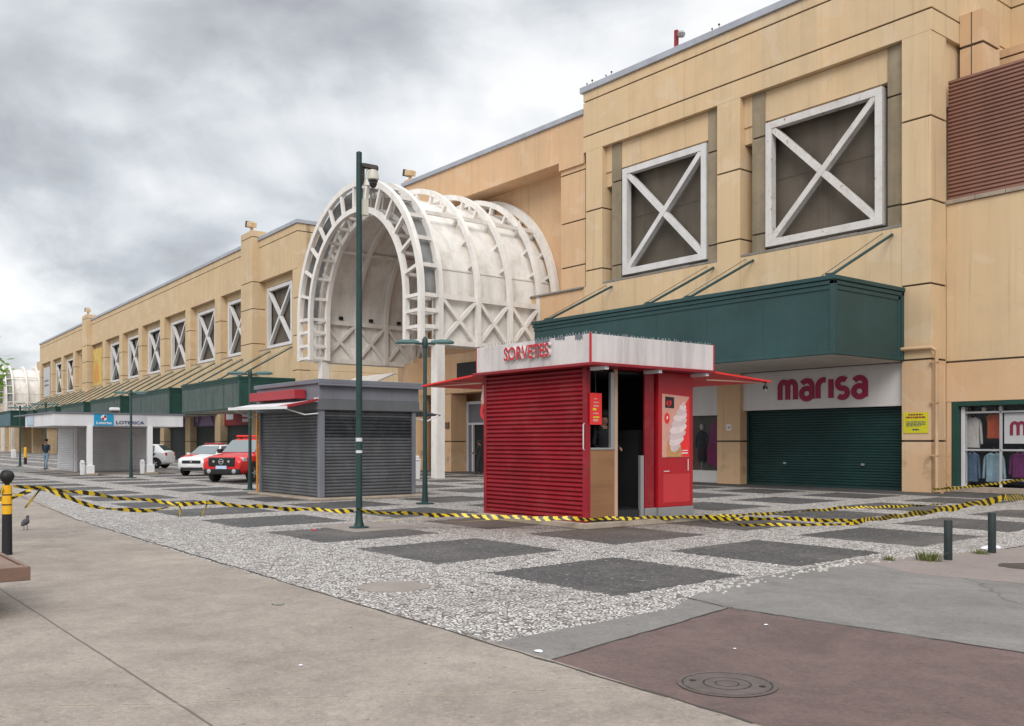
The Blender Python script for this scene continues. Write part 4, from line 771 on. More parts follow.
mb.build('print', [PINK, YELN], hb, True); mb = MB(); mb.tube([(-12.925, 12.27, 2.58), (-12.94, 12.27, 3.06)], .006, 5); mb.build('string', IRON, hb, True)
ics = thing('cone_sign', 'ice-cream cone shaped sign hanging under the left kiosk awning', 'sign', (-16.5, 12.3, 1.85))
cone = [(-16.42, 1.80), (-16.24, 2.3), (-16.22, 2.85), (-16.35, 2.95), (-16.55, 2.9), (-16.62, 2.6), (-16.6, 2.35)]
mb = MB(); mb.prism(cone, 12.28, 12.33); mb.build('board', CONE, ics, True, bevel=.01)
mb = MB(); mb.prism([(-16.27, 2.42), (-16.22, 2.85), (-16.35, 2.95), (-16.53, 2.88), (-16.58, 2.6), (-16.5, 2.42)], 12.27, 12.281); mb.build('swirl', CREAM, ics, True); mb = MB(); mb.lathe([(.01, -.012), (.19, -.01), (.19, .0)], (-16.42, 12.27, 2.32), 20, axis='y'); mb.build('badge', REDC, ics, True); mb = MB(); mb.lathe([(.01, -.006), (.09, -.004), (.09, .0)], (-16.42, 12.26, 2.33), 16, axis='y'); mb.build('badge_center', BLACK, ics, True)
sc = thing('security_camera', 'small dark security camera below the right kiosk awning tip', 'camera', (-12.55, 17.0, 2.85))
mb = MB(); mb.tube([(-12.55, 17.0, 2.96), (-12.55, 17.0, 2.88)], .015, 6); mb.lathe([(.02, -.07), (.05, -.04), (.055, .02), (.03, .05)], (-12.55, 17.0, 2.84), 12); mb.build('body', BLACK, sc, True, smooth=True); mb = MB(); mb.lathe([(.01, -.045), (.03, -.03), (.035, 0)], (-12.53, 16.97, 2.80), 10); mb.build('lens', STEEL, sc, True, smooth=True)

# ------------------------------------------------------------------ grey shuttered kiosk
gk = thing('grey_kiosk', 'grey metal kiosk closed with roller shutters and a small red sign', 'kiosk', (-26, 13.7, 0))
mb = MB(); mb.box(-28.5, -23.75, 11.85, 15.6, 0, .07); mb.build('plinth', PLINTH, gk, True, bevel=.02)
mb = MB()
for x0, x1, y0, y1 in ((-24.16, -24.0, 12.1, 12.26), (-28.2, -28.1, 12.1, 12.26), (-24.12, -24.0, 15.18, 15.3), (-28.2, -28.1, 15.2, 15.3)): mb.box(x0, x1, y0, y1, .07, 2.6)
mb.box(-28.16, -24.1, 12.22, 15.26, .07, 2.6); mb.build('frame', KGREY, gk, True, bevel=.01)
mb = MB(); mb.corr(-28.1, -24.16, 12.19, .08, 2.6, .094, .03); mb.build('roller_shutter', SHUTK, gk, True)
mb = MB(); mb.corr(12.26, 15.18, -24.09, .08, 1.78, .094, .03, 'y', 1, mi=0); mb.corr(12.26, 15.18, -24.09, 1.78, 2.36, .094, .03, 'y', 1, mi=1); mb.corr(12.26, 15.18, -24.09, 2.36, 2.6, .094, .03, 'y', 1, mi=0); mb.build('roller_shutter', [SHUTK, SHUTKD], gk, True)
mb = MB(); mb.box(-28.3, -23.95, 12.05, 15.4, 2.56, 2.86, 1); mb.box(-28.3, -23.97, 12.07, 15.38, 2.86, 3.3, 0); mb.build('fascia', [KGREY, KGREYD], gk, True, bevel=.012)
mb = MB(); mb.box(-28.36, -23.85, 12.0, 15.5, 3.3, 3.43); mb.box(-23.9, -23.82, 12.0, 15.5, 3.24, 3.3); mb.build('roof', KGREY, gk, True, bevel=.015)
mb = MB(); mb.box(-27.95, -24.75, 11.68, 12.04, 2.90, 3.16); o = mb.build('sign_box', REDB, gk, True, bevel=.01)
mb = MB(); mb.box(-28.27, -28.21, 12.04, 12.095, .0, 2.55); mb.build('corner_strip', ORANGE, gk, True)
a = [(-27.95,11.05,2.69),(-23.88,11.05,2.62),(-24.02,12.05,2.84),(-28.2,12.05,2.86)]
o = awn('awning', a, gk, KPALE, .025); awn('red_border', [(-24.75,11.04,2.645),(-23.87,11.04,2.63),(-24.01,12.05,2.85),(-24.35,12.05,2.852)], o, REDB, .008); mb = MB(); mb.bar((-27.97, 11.03, 2.665), (-23.86, 11.03, 2.60), .05, .08); mb.build('valance', WHITEP, o, True)
mb = MB(); mb.bar((-23.87, 11.06, 2.63), (-24.01, 12.05, 2.845), .03, .07); mb.build('side_valance', REDB, o, True)
mb = MB(); mb.add([(-27.9,11.1,2.655),(-23.93,11.1,2.585),(-24.06,12.04,2.80),(-28.15,12.04,2.82)], [(0,1,2,3)]); mb.build('lining', KPALE, o, True)
mb = MB(); mb.tube([(-24.3, 11.12, 2.6), (-24.12, 11.7, 2.42), (-24.05, 12.08, 2.46)], .02, 6); mb.box(-24.12, -24.0, 11.98, 12.1, 2.78, 2.9); mb.build('awning_arm', WHITEP, gk, True)
mb = MB(); mb.tube([(-27.8, 11.12, 2.64), (-28.0, 11.7, 2.42), (-28.1, 12.08, 2.46)], .02, 6); mb.build('awning_arm', WHITEP, gk, True)
o = awn('awning', [(-24.3,15.4,2.66),(-28.2,15.4,2.66),(-28.2,16.4,2.5),(-24.3,16.4,2.5)], gk, KGREYD); mb = MB(); mb.tube([(-24.3, 16.3, 2.48), (-24.25, 15.9, 2.3), (-24.2, 15.35, 2.36)], .022, 6); mb.box(-24.3, -24.1, 15.38, 15.5, 2.7, 2.84); mb.build('awning_arm', WHITEP, o, True)

# ------------------------------------------------------------------ pale lottery kiosk
lk = thing('lottery_kiosk', 'pale grey lottery kiosk with wide white fascia, blue sign and two posts', 'kiosk', (-53, 14, 0))
LX = -49.3; BX = -54.3
mb = MB(); mb.box(-58.2, BX, 12.85, 16.9, .05, 2.46); mb.build('body', KPALE, lk, True, bevel=.01)
mb = MB(); mb.corr(12.95, 16.8, BX+.01, .1, 2.42, .105, .03, 'y', 1); mb.corr(-58, BX-.2, 12.84, .1, 2.42, .105, .03); mb.build('roller_shutter', KSHUT, lk, True)
mb = MB(); mb.box(BX-.02, BX+.1, 12.8, 12.95, .05, 2.46); mb.build('corner_post', WHITEP, lk, True)
mb = MB(); mb.box(-58.4, -55.75, 11.5, 17.0, 2.46, 3.06); mb.box(-55.75, LX+.05, 10.7, 16.95, 2.44, 3.06); mb.build('fascia', KPALE, lk, True, bevel=.015)
mb = MB(); mb.box(-58.5, LX+.12, 10.62, 17.04, 3.06, 3.12); mb.build('roof', KGREY, lk, True)
mb = MB(); mb.box(-58.6, LX-.5, 11.9, 17.2, .0, .05); mb.build('plinth', CEMENT, lk, True)
for y in (12.34, 15.25):
    mb = MB(); mb.box(LX-.12, LX+.12, y-.12, y+.12, .02, 2.44, 0); mb.box(LX-.19, LX+.19, y-.19, y+.19, .02, .5, 0); mb.box(LX-.32, LX+.32, y-.32, y+.32, -.01, .1, 1); mb.build('post', [WHITEP, PLINTH], lk, True, bevel=.015)
ls = thing('lottery_sign', 'blue panel with a round red and white ball on the pale kiosk fascia', 'sign', (LX, 13.0, 2.5))
mb = MB(); mb.box(LX+.05, LX+.09, 12.53, 13.45, 2.46, 3.05); mb.build('panel', BLUE, ls, True)
b = MB(); b.lathe([(.02, -.02), (.1, -.015), (.15, 0), (.15, .01)], (LX+.10, 12.99, 2.86), 20, axis='x'); b.build('ball', WHITEP, ls, True, smooth=True)
for q_ in (1, -1):
    b = MB(); b.prism([(12.99, 2.86), (12.99+.14*q_, 2.86), (12.99+.1*q_, 2.86+.1*q_), (12.99, 2.86+.14*q_)], LX+.118, LX+.124, 'yz'); b.build('ball_mark', REDB, ls, True)
lettering('Loterias', .2, .006, WHITEP, ls, (.1, -.36, .04), '+x', .004, 'LEFT', 1, width=.72, height=.14)
mb = MB(); mb.box(LX+.05, LX+.07, 13.47, 15.08, 2.47, 3.03); mb.build('name_panel', GREYBN, ls, True); lettering('LOTERICA', .24, .006, NAVY, ls, (.08, .58, .05), '+x', .006, 'LEFT', 1, width=1.38, height=.16)
mb = MB(); mb.box(-55.2, -53.6, 10.66, 10.695, 2.52, 2.98); tag(mb.build('fascia_poster', paint('poster_blue', (.36, .46, .55), .6, var=.25, scale=2)), 'faded blue poster on the left fascia of the pale lottery kiosk', 'poster')
rv = thing('roof_vent', 'small white vent unit on the roof of the pale lottery kiosk', 'vent', (-51.5, 14.1, 3.12)); b = MB(); b.box(-51.7, -51.3, 13.9, 14.35, 3.30, 3.46); b.build('cap', WHITEP, rv, True, bevel=.04); b = MB(); b.box(-51.65, -51.35, 13.95, 14.3, 3.12, 3.30); b.build('body', IRON, rv, True)
def bin_(x, y, h, w, label):
    t_ = thing('litter_bin', label, 'bin', (x, y, 0)); b = MB(); b.add([(-w/2*.85,-w/2*.7,.02),(w/2*.85,-w/2*.7,.02),(w/2*.85,w/2*.7,.02),(-w/2*.85,w/2*.7,.02),(-w/2,-w/2*.8,h*.8),(w/2,-w/2*.8,h*.8),(w/2,w/2*.8,h*.8),(-w/2,w/2*.8,h*.8)], [(0,3,2,1),(4,5,6,7),(0,1,5,4),(1,2,6,5),(2,3,7,6),(3,0,4,7)]); b.build('body', WHITEP, t_, bevel=.02)
    b = MB(); b.box(-w/2-.03, w/2+.03, -w/2*.85, w/2*.85, h*.8, h*.86); b.box(-w/2+.02, w/2-.02, -w/2*.6, w/2*.6, h*.86, h); b.build('lid', WHITEP, t_, bevel=.04)
    return t_
bin_(-34.75, 22.0, 1.05, .58, 'white litter bin beside the white arch column')
bin_(LX+.1, 11.98, .75, .24, 'white litter bin by the left post of the lottery kiosk')
bin_(LX+.1, 14.85, .75, .24, 'white litter bin by the right post of the lottery kiosk')
bin_(-104, 18.9, .9, .5, 'distant white litter bin by the far left columns')

# ------------------------------------------------------------------ poles and lamps
def lamp_post(label):
    t_ = thing('street_lamp', label, 'street lamp', group='green twin-headed street lamps')
    b = MB(); b.lathe([(.24, 0), (.24, .03), (.09, .05), (.075, .25), (.055, 1.2), (.05, 4.1), (.03, 4.16)], (0, 0, 0), 14); b.build('pole', GPOLE, t_, smooth=True)
    b = MB(); b.lathe([(.07, 4.0), (.075, 4.05), (.075, 4.2), (.03, 4.27)], (0, 0, 0), 12); b.tube([(-.25, 0, 4.1), (.25, 0, 4.1)], .03, 8); b.build('crosshead', GPOLE, t_, smooth=True)
    for s_ in (-1, 1):
        vs = []; prof = [(.16, .05, .045), (.24, .085, .07), (.42, .115, .085), (.62, .11, .08), (.74, .075, .055), (.78, .03, .02)]; n = 10; b = MB()
        for x, w_, h_ in prof: vs += [(s_*x, w_*math.cos(k*2*math.pi/n), 4.12+max(-.035, h_*math.sin(k*2*math.pi/n))) for k in range(n)]
        f = [(i*n+k, i*n+(k+1) % n, (i+1)*n+(k+1) % n, (i+1)*n+k) for i in range(len(prof)-1) for k in range(n)]+[tuple(range(n)), tuple((len(prof)-1)*n+k for k in range(n))]
        b.add(vs, f); o = b.build('lamp_head', LAMPG, t_, smooth=True)
        b = MB(); b.box(s_*.28, s_*.66, -.07, .07, 4.065, 4.082); b.build('diffuser', LENS, o)
    return t_
lp = lamp_post('green twin-headed street lamp between the grey kiosk and the red kiosk')
for k, (x, y, h_, lb) in enumerate(((-20.92, 13.62, 4.45, None), (-30.76, 12.88, 4.15, 'green twin-headed street lamp just left of the grey kiosk, by the red pickup'), (-44.4, 12.9, 4.05, 'green twin-headed street lamp in front of the pale lottery kiosk'),
        (-62.4, 13.1, 4.1, 'green twin-headed street lamp left of the lottery kiosk by the walking man'), (-69.9, 13.1, 4.1, 'distant green twin-headed street lamp before the teal canopy'), (-84.0, 12.9, 4.1, 'farthest left green street lamp at the picture edge'))):
    o = lp if k == 0 else copy_tree(lp); o.location = (x, y, 0); o.rotation_euler.z = R(51.6); o.scale = (1, 1, h_/4.27)
    if lb: o['label'] = lb
cp = thing('camera_pole', 'tall green pole with a dome security camera near its top', 'pole', (-15.87, 8.83, 0))
b = MB(); b.lathe([(.19, 0), (.19, .02), (.10, .035), (.075, .12), (.062, .3), (.06, 3), (.055, 7.2), (.02, 7.22)], (0, 0, .006), 16); b.build('pole', GPOLE, cp, smooth=True)
for k in range(4): pass
b = MB(); b.lathe([(.0605, 0), (.0625, .0), (.0625, .07), (.0605, .07)], (0, 0, 1.66), 16); b.lathe([(.0605, 0), (.0625, .0), (.0625, .05), (.0605, .05)], (0, 0, 1.44), 16); b.build('sticker', KPALE, cp, smooth=True)
rx, ry = .62, .78
b = MB(); b.bar((0, 0, 6.98), (rx*.18, ry*.18, 6.93), .05, .05); b.bar((rx*.1, ry*.1, 6.95), (rx*.36, ry*.36, 6.90), .16, .07); b.box(-.01, .06, .02, .09, 6.6, 7.0); b.build('bracket', IRON, cp, True and False)
b = MB(); b.lathe([(.03, .15), (.085, .12), (.105, .02), (.11, -.05), (.09, -.07)], (rx*.27, ry*.27, 6.74), 18); o = b.build('camera_housing', CAMW, cp, smooth=True)
b = MB(); b.lathe([(.095, 0), (.09, -.03), (.07, -.04)], (rx*.27, ry*.27, 6.67), 18); b.lathe([(.075, .0), (.075, -.05), (.05, -.10), (.015, -.12)], (rx*.27, ry*.27, 6.64), 18); b.build('dome', DOME, o, smooth=True)
b = MB(); b.tube([(rx*.16, ry*.16, 6.9), (rx*.1, ry*.1, 6.6), (rx*.08, ry*.08, 6.1)], .012, 6); b.box(.03, .12, .03, .14, 6.0, 6.3); b.build('control_box', CAMW, cp)

# ------------------------------------------------------------------ bollards, bench, pigeon, covers, litter
bo = thing('striped_bollard', 'black and yellow bollard with a ball on top, caution tape tied to it', 'bollard', (-15.27, 2.69, 0))
b = MB(); b.lathe([(.075, 0), (.07, .05), (.066, .58), (.066, .6)], (0, 0, 0), 18, 0); b.lathe([(.068, .6), (.068, .72), (.068, .725)], (0, 0, 0), 18, 1); b.lathe([(.0655, .725), (.0655, .745)], (0, 0, 0), 18, 0); b.lathe([(.068, .745), (.068, .87)], (0, 0, 0), 18, 1); b.lathe([(.0655, .87), (.0655, .89)], (0, 0, 0), 18, 0); b.lathe([(.068, .89), (.068, 1.02)], (0, 0, 0), 18, 1); b.lathe([(.035, 1.02), (.035, 1.07)], (0, 0, 0), 14, 0); b.build('post', [BLACK, YEL], bo, smooth=True)
b = MB(); b.lathe([(.02, -.10), (.06, -.08), (.095, -.02), (.098, .03), (.07, .085), (.02, .105)], (0, 0, 1.14), 18); b.build('ball', BLACK, bo, smooth='all')
for k, (x, y, h_, lb) in enumerate(((-6.45, 12.89, .56, 'left of two short dark green steel posts, weeds at its foot'), (-6.45, 14.21, .60, 'right of two short dark green steel posts, by the crumpled paper'))):
    b = MB(); b.lathe([(.056, 0), (.056, h_-.01), (.05, h_), (.01, h_+.002)], (0, 0, 0), 16); o = b.build('short_post', DPOST, smooth=True); o.location = (x, y, 0); tag(o, lb, 'bollard', 'short green posts')
    if k == 0: o.rotation_euler = (R(1.2), R(.8), 0)
fbx = thing('yellow_bollard', 'distant black and yellow bollard at far left under the teal canopy', 'bollard', (-77.6, 14.9, 0)); b = MB(); b.lathe([(.11, 0), (.1, .5)], (0, 0, 0), 12); b.build('base', BLACK, fbx, smooth=True); b = MB(); b.lathe([(.102, .5), (.102, 1.2), (.05, 1.25)], (0, 0, 0), 12); b.build('sleeve', YEL, fbx, smooth=True)
be = thing('bench', 'brown slatted bench corner at the left edge of the sidewalk', 'bench', (-10.70, .98, 0), 0)
for k in range(3):
    b = MB(); b.box(-1.0, 1.0, -.62+k*.42, -.24+k*.42, .42, .47); 
b = MB(); b.box(.74, .9, -.5, .9, .43, .47); b.build('end_plank', PLANK, be, bevel=.008)
for k in range(4):
    b = MB(); b.box(-.9, .735, -.5+k*.35, -.17+k*.35, .43, .468); b.build('plank', PLANK, be, bevel=.008)
b = MB(); b.box(-.9, .92, -.54, -.503, .34, .475); b.box(.903, .94, -.54, .94, .34, .475); b.box(-.9, .9, .903, .94, .34, .475); b.build('edge_board', PLANK, be, bevel=.008)
for x in (-.6, .45):
    for y in (-.3, .65): b = MB(); b.box(x-.05, x+.05, y-.05, y+.05, 0, .43); b.build('leg', IRON, be, bevel=.006)
b = MB(); b.lathe([(.02, .0), (.03, .0), (.028, .015), (.01, .02)], (.80, -.42, .47), 10); b.lathe([(.02, .0), (.03, .0), (.028, .015), (.01, .02)], (.84, .2, .47), 10); b.build('bolt', STEEL, be)
pg = thing('pigeon', 'dark grey pigeon standing on the concrete sidewalk', 'pigeon', (-19.4, 3.72, .004), R(150))
b = MB(); n = 12; prof = [(-.20, .012, .115), (-.15, .03, .13), (-.10, .045, .15), (-.02, .068, .17), (.05, .072, .185), (.10, .055, .20), (.125, .035, .235), (.13, .03, .265), (.145, .034, .29), (.165, .028, .30), (.18, .012, .298), (.20, .006, .29)]
vs = []
for x, r_, z in prof: vs += [(x, r_*math.cos(k*2*math.pi/n), z+r_*math.sin(k*2*math.pi/n)) for k in range(n)]
b.add(vs, [(i*n+k, i*n+(k+1) % n, (i+1)*n+(k+1) % n, (i+1)*n+k) for i in range(len(prof)-1) for k in range(n)]+[tuple(range(n)), tuple((len(prof)-1)*n+k for k in range(n))])
for s_ in (-1, 1): b.tube([(.02, s_*.03, .13), (.03, s_*.032, .05), (.02, s_*.032, .008), (.06, s_*.04, .004)], .006, 5)
o = b.build('body', FEATH, pg, smooth='all'); pg.scale = (.9, .9, .8)
MHP = paint('manhole_plate', (.026, .022, .021), .7, var=.3, scale=7, dirt=(.15, .11, .10), dirt_amt=.6, bmp=.4); MHR = paint('manhole_ring', (.10, .080, .073), .7, var=.25, scale=7, dirt=(.09, .07, .06), dirt_amt=.5, bmp=.4)
mh = thing('manhole_cover', 'round cast iron manhole cover in the reddish asphalt', 'manhole cover', (-4.07, 5.09, .0))
b = MB(); n = 48
def ring(b, r0, r1, z0, z1, n=48, mi=None, a0=0, a1=360):
    m_ = int(n*(a1-a0)/360); vs = []
    for i in range(m_+1):
        a = R(a0+(a1-a0)*i/m_); vs += [(r0*math.cos(a), r0*math.sin(a), z0), (r0*math.cos(a), r0*math.sin(a), z1), (r1*math.cos(a), r1*math.sin(a), z1), (r1*math.cos(a), r1*math.sin(a), z0)]
    b.add(vs, [(4*i+q, 4*i+q+1, 4*i+5+q, 4*i+4+q) for i in range(m_) for q in (0, 1, 2)], mi)
ring(b, .005, .335, 0, .006); o = b.build('plate', MHP, mh)
b = MB(); ring(b, .305, .335, 0, .009); b.build('rim', MHR, mh)
b = MB(); ring(b, .165, .292, 0, .0085); ring(b, .085, .150, 0, .0085); ring(b, .0, .072, 0, .0085)
for a in range(0, 360, 60): b.bar((.29*math.cos(R(a)), .29*math.sin(R(a)), .0075), (.31*math.cos(R(a)), .31*math.sin(R(a)), .0075), .03, .006)
b.build('raised_rings', MHR, mh)
b = MB(); b.lathe([(.012, 0), (.022, .0), (.022, .012), (.012, .0125)], (.2, .12, 0), 12); b.lathe([(.012, 0), (.022, .0), (.022, .012), (.012, .0125)], (-.2, -.12, 0), 12); b.build('keyhole', BLACK, mh)
b = MB(); rr = random.Random(9); pts = [(.42*(1+rr.uniform(-.08, .08))*math.cos(k*math.pi/14), .42*(1+rr.uniform(-.08, .08))*math.sin(k*math.pi/14)) for k in range(28)]; b.prism(pts, -.01, .006, 'xy'); o = b.build('cement_cover', CEMENT); o.location = (-9.18, 5.55, 0); tag(o, 'round grey cement patch in the pale mosaic near the sidewalk', 'cement patch')
b = MB(); pts = [(.34*(1+rr.uniform(-.08, .08))*math.cos(k*math.pi/12), .34*(1+rr.uniform(-.08, .08))*math.sin(k*math.pi/12)) for k in range(24)]; b.prism(pts, -.01, .008, 'xy'); o = b.build('drain_cover', IRON); o.location = (-5.45, 13.0, 0); tag(o, 'dark round drain cover at the right edge near the green posts', 'drain cover')
def crumple(name, x, y, s_, m_, label, cat, seed):
    rr = random.Random(seed); bm = bmesh.new(); bmesh.ops.create_icosphere(bm, subdivisions=3, radius=1)
    for v in bm.verts:
        k = rr.uniform(.62, 1.1); v.co = Vector((v.co.x*k*s_[0], v.co.y*k*s_[1], max(-.0, v.co.z*k)*s_[2]+.004))
    me = bpy.data.meshes.new(name); bm.to_mesh(me); bm.free(); me.materials.append(m_); o = bpy.data.objects.new(name, me); C.objects.link(o); o.location = (x, y, .004); return tag(o, label, cat)
crumple('crumpled_paper', -6.72, 14.75, (.10, .30, .045), PAPER, 'crumpled white paper lying right of the short green posts', 'litter', 1)
crumple('paper_scrap', -5.62, 4.72, (.045, .035, .010), PAPER, 'white paper scrap at the corner of the grey paving and sidewalk', 'litter', 2)
crumple('paper_bit', -5.16, 7.0, (.018, .02, .008), PAPER, 'tiny white paper bit on the reddish asphalt beyond the manhole', 'litter', 3)
crumple('paper_fleck', -4.72, 6.0, (.012, .014, .006), PAPER, 'tiny white fleck just behind the manhole cover', 'litter', 4)
crumple('bottle_cap', -6.35, 3.05, (.022, .015, .006), PAPER, 'small pale bit of litter on the tan sidewalk at left', 'litter', 5)
crumple('sidewalk_plate', -8.9, 4.02, (.09, .06, .006), LEDGE, 'flat grey oval scrap on the sidewalk near the mosaic edge', 'litter', 6)
crumple('dead_leaf', -8.28, 6.0, (.035, .02, .01), WOOD, 'brown dead leaf on the pale mosaic near the cement patch', 'leaf', 7)
crumple('red_wrapper', -15.9, 7.9, (.06, .04, .02), REDC, 'red scrap on the mosaic left of the camera pole', 'litter', 8)
# loose stones where the mosaic breaks up by the grey paving: nobody could count them
b = MB(); rr = random.Random(21)
for k in range(150):
    t_ = rr.random()**1.4; y = 8.0+t_*5.2; x = -6.75-.10*(y-8)+rr.gauss(0, .07)+(0.2 if y > 11.8 else 0); s_ = rr.uniform(.015, .034); a = rr.random()*3; h_ = rr.uniform(.008, .02)
    q = [(x+s_*math.cos(a+j*math.pi/2)*rr.uniform(.7, 1.2), y+s_*math.sin(a+j*math.pi/2)*rr.uniform(.7, 1.2)) for j in range(4)]
    b.add([(u, v, 0) for u, v in q]+[(x+(u-x)*.7, y+(v-y)*.7, h_) for u, v in q], [(0,1,5,4),(1,2,6,5),(2,3,7,6),(3,0,4,7),(4,5,6,7)])
tag(b.build('loose_stones', paint('loose_stone', (.50, .47, .44), .8, var=.3, scale=9)), 'loose pale paving stones scattered along the broken mosaic edge', 'stones', None, 'stuff')
def tuft(x, y, n, r_, h_, label, seed):
    rr = random.Random(seed); b = MB()
    for k in range(n):
        a = rr.random()*6.28; d = r_*rr.random()**.7; px, py = d*math.cos(a), d*math.sin(a)*.7; hh = h_*rr.uniform(.45, 1); ln = rr.uniform(.3, .9)*hh; w_ = rr.uniform(.004, .009); ca, sa = math.cos(a+rr.uniform(-.7, .7)), math.sin(a+rr.uniform(-.7, .7))
        p0 = Vector((px, py, 0)); p1 = p0+Vector((ca*ln*.4, sa*ln*.4, hh*.65)); p2 = p0+Vector((ca*ln, sa*ln, hh)); s_ = Vector((-sa, ca, 0))*w_
        b.add([p0-s_, p0+s_, p1+s_*.8, p1-s_*.8, p2], [(0,1,2,3), (3,2,4)])
    o = b.build('weed_tuft', GRASS); o.location = (x, y, .002); return tag(o, label, 'weeds')
tuft(-6.58, 12.6, 150, .17, .15, 'green weed tuft at the foot of the left short post', 1); tuft(-6.5, 13.95, 70, .13, .07, 'low weed tuft at the foot of the right short post', 2); tuft(-6.95, 12.2, 60, .1, .08, 'tiny weed tuft in front of the left short post', 3)

# ------------------------------------------------------------------ caution tape
def ribbon(pts, label, sag=0., w=.062, twist=0., seed=0, seg=26, slack=.0, flat=.2, extra=None):
    """tape hung through the given points, sagging between them and slightly twisted"""
    rr = random.Random(seed); path = []
    for a, c in zip(pts, pts[1:]):
        a, c = Vector(a), Vector(c)
        for i in range(seg):
            f_ = i/seg; q = a.lerp(c, f_); q.z -= sag*4*f_*(1-f_); q.z = max(q.z, .02); path.append(q)
    path.append(Vector(pts[-1])); mb = MB(); mb.uv = []; u = 0; ph = rr.random()*6
    for i, q in enumerate(path):
        d = (path[min(i+1, len(path)-1)]-path[max(i-1, 0)]).normalized(); side = d.cross(Vector((0, 0, 1)))
        side = side.normalized() if side.length > .05 else Vector((1, 0, 0)); upv = side.cross(d)
        if i: u += (q-path[i-1]).length
        an = flat+twist*math.sin(u*1.1+ph)+.35*math.sin(u*3.7+ph*2)+.25*math.sin(u*8.3+ph*3); dirv = upv*math.cos(an)+side*math.sin(an)
        cw = w*(1+.22*math.sin(u*5.1+ph)+.15*math.sin(u*11.7+ph*2)); q = q+Vector((0, 0, .012*math.sin(u*6.3+ph))); mb.v += [tuple(q-dirv*cw/2), tuple(q+dirv*cw/2)]; mb.uv += [(u, 0), (u, 1)]
        if i: mb.f.append((2*i-2, 2*i-1, 2*i+1, 2*i)); mb.mi.append(0)
    if extra:
        for E_ in extra:
            base = len(mb.v); u = 0
            for i, q in enumerate(E_):
                q = Vector(q); mb.v += [tuple(q+Vector((-.02, .02, 0))*1.2), tuple(q+Vector((.02, -.02, 0))*1.2)]; u += .08; mb.uv += [(u, 0), (u, 1)]
                if i: k = base+2*i; mb.f.append((k-2, k-1, k+1, k)); mb.mi.append(0)
    o = mb.build('caution_tape', TAPE); me = o.data; me.polygons.foreach_set('use_smooth', [True]*len(me.polygons))
    return tag(o, label, 'caution tape', 'yellow and black caution tapes')
BP = (-15.27, 2.69)
ribbon([(-15.25, 2.78, 1.0), (-15.3, 3.2, .97), (-15.75, 5.35, .62), (-16.05, 5.95, .60)], 'yellow and black caution tape from the striped bollard, upper strand', .02, twist=.5, seed=1, extra=[[(-15.3, 3.15, .96), (-15.22, 3.02, .82), (-15.2, 2.92, .68)], [(-15.75, 5.35, .62), (-15.74, 5.37, .5), (-15.76, 5.35, .40)], [(-16.05, 5.95, .60), (-16.0, 5.88, .48), (-16.02, 5.82, .36)]])
ribbon([(-15.3, 3.2, .96), (-15.75, 5.33, .60)], 'lower sagging caution tape strand between the bollard and the hanging knots', .20, twist=.6, seed=2)
ribbon([(-16.05, 5.95, .60), (-15.94, 8.75, .33)], 'caution tape strand between the hanging knots and the tall camera pole', .03, twist=.5, seed=3, w=.07)
ribbon([(-15.87, 8.76, .33), (-12.93, 12.0, .20)], 'caution tape stretched from the camera pole to the red kiosk corner', .02, twist=.7, seed=4, w=.08, extra=[[(-15.9, 8.76, .2), (-15.6, 9.2, .14), (-15.2, 9.7, .18), (-14.7, 10.3, .12), (-14.2, 10.9, .16), (-13.6, 11.5, .12)]])
ribbon([(-12.92, 11.98, .20), (-12.84, 13.6, .15), (-12.8, 15.2, .09)], 'caution tape wrapped along the open side of the red kiosk', .0, twist=.3, seed=5, extra=[[(-12.8, 15.2, .1), (-12.8, 15.2, .02)]])
ribbon([(-12.8, 15.2, .09), (-12.4, 20.0, .10), (-12.25, 24.2, .02), (-12.35, 24.6, .03)], 'caution tape running from the red kiosk back to the shop front floor', .02, twist=.8, seed=6, w=.062)
ribbon([(-12.8, 15.2, .10), (-12.3, 14.9, .05), (-11.5, 14.9, .03), (-10.6, 16.2, .02), (-10.3, 17.0, .02)], 'loose caution tape lying on the mosaic right of the red kiosk', .0, twist=.8, seed=7, w=.062, flat=.9)
ribbon([(-12.8, 15.25, .08), (-11.9, 16.9, .03), (-10.2, 16.9, .10), (-6.0, 13.6, .86), (-3.9, 10.2, 1.2)], 'thick caution tape rising across the mosaic out of frame at right', .03, twist=.15, seed=8, w=.085)
ribbon([(-15.0, 29.0, .15), (-12.6, 27.6, .42), (-8.5, 25.2, 1.15)], 'caution tape stretched in front of the clothes shop window', .02, twist=.1, seed=9, w=.075)
ribbon([(-15.2, 2.62, .98), (-15.33, 2.58, .86), (-15.34, 2.72, .78), (-15.2, 2.76, .84), (-15.25, 3.0, .92)], 'caution tape loop wound around the striped bollard', .0, twist=.3, seed=10, w=.05, seg=8)
ribbon([(-15.36, 2.66, .8), (-15.7, 1.6, .52), (-16.0, .6, .5)], 'caution tape leading from the bollard out of frame at left', .06, twist=.3, seed=11)

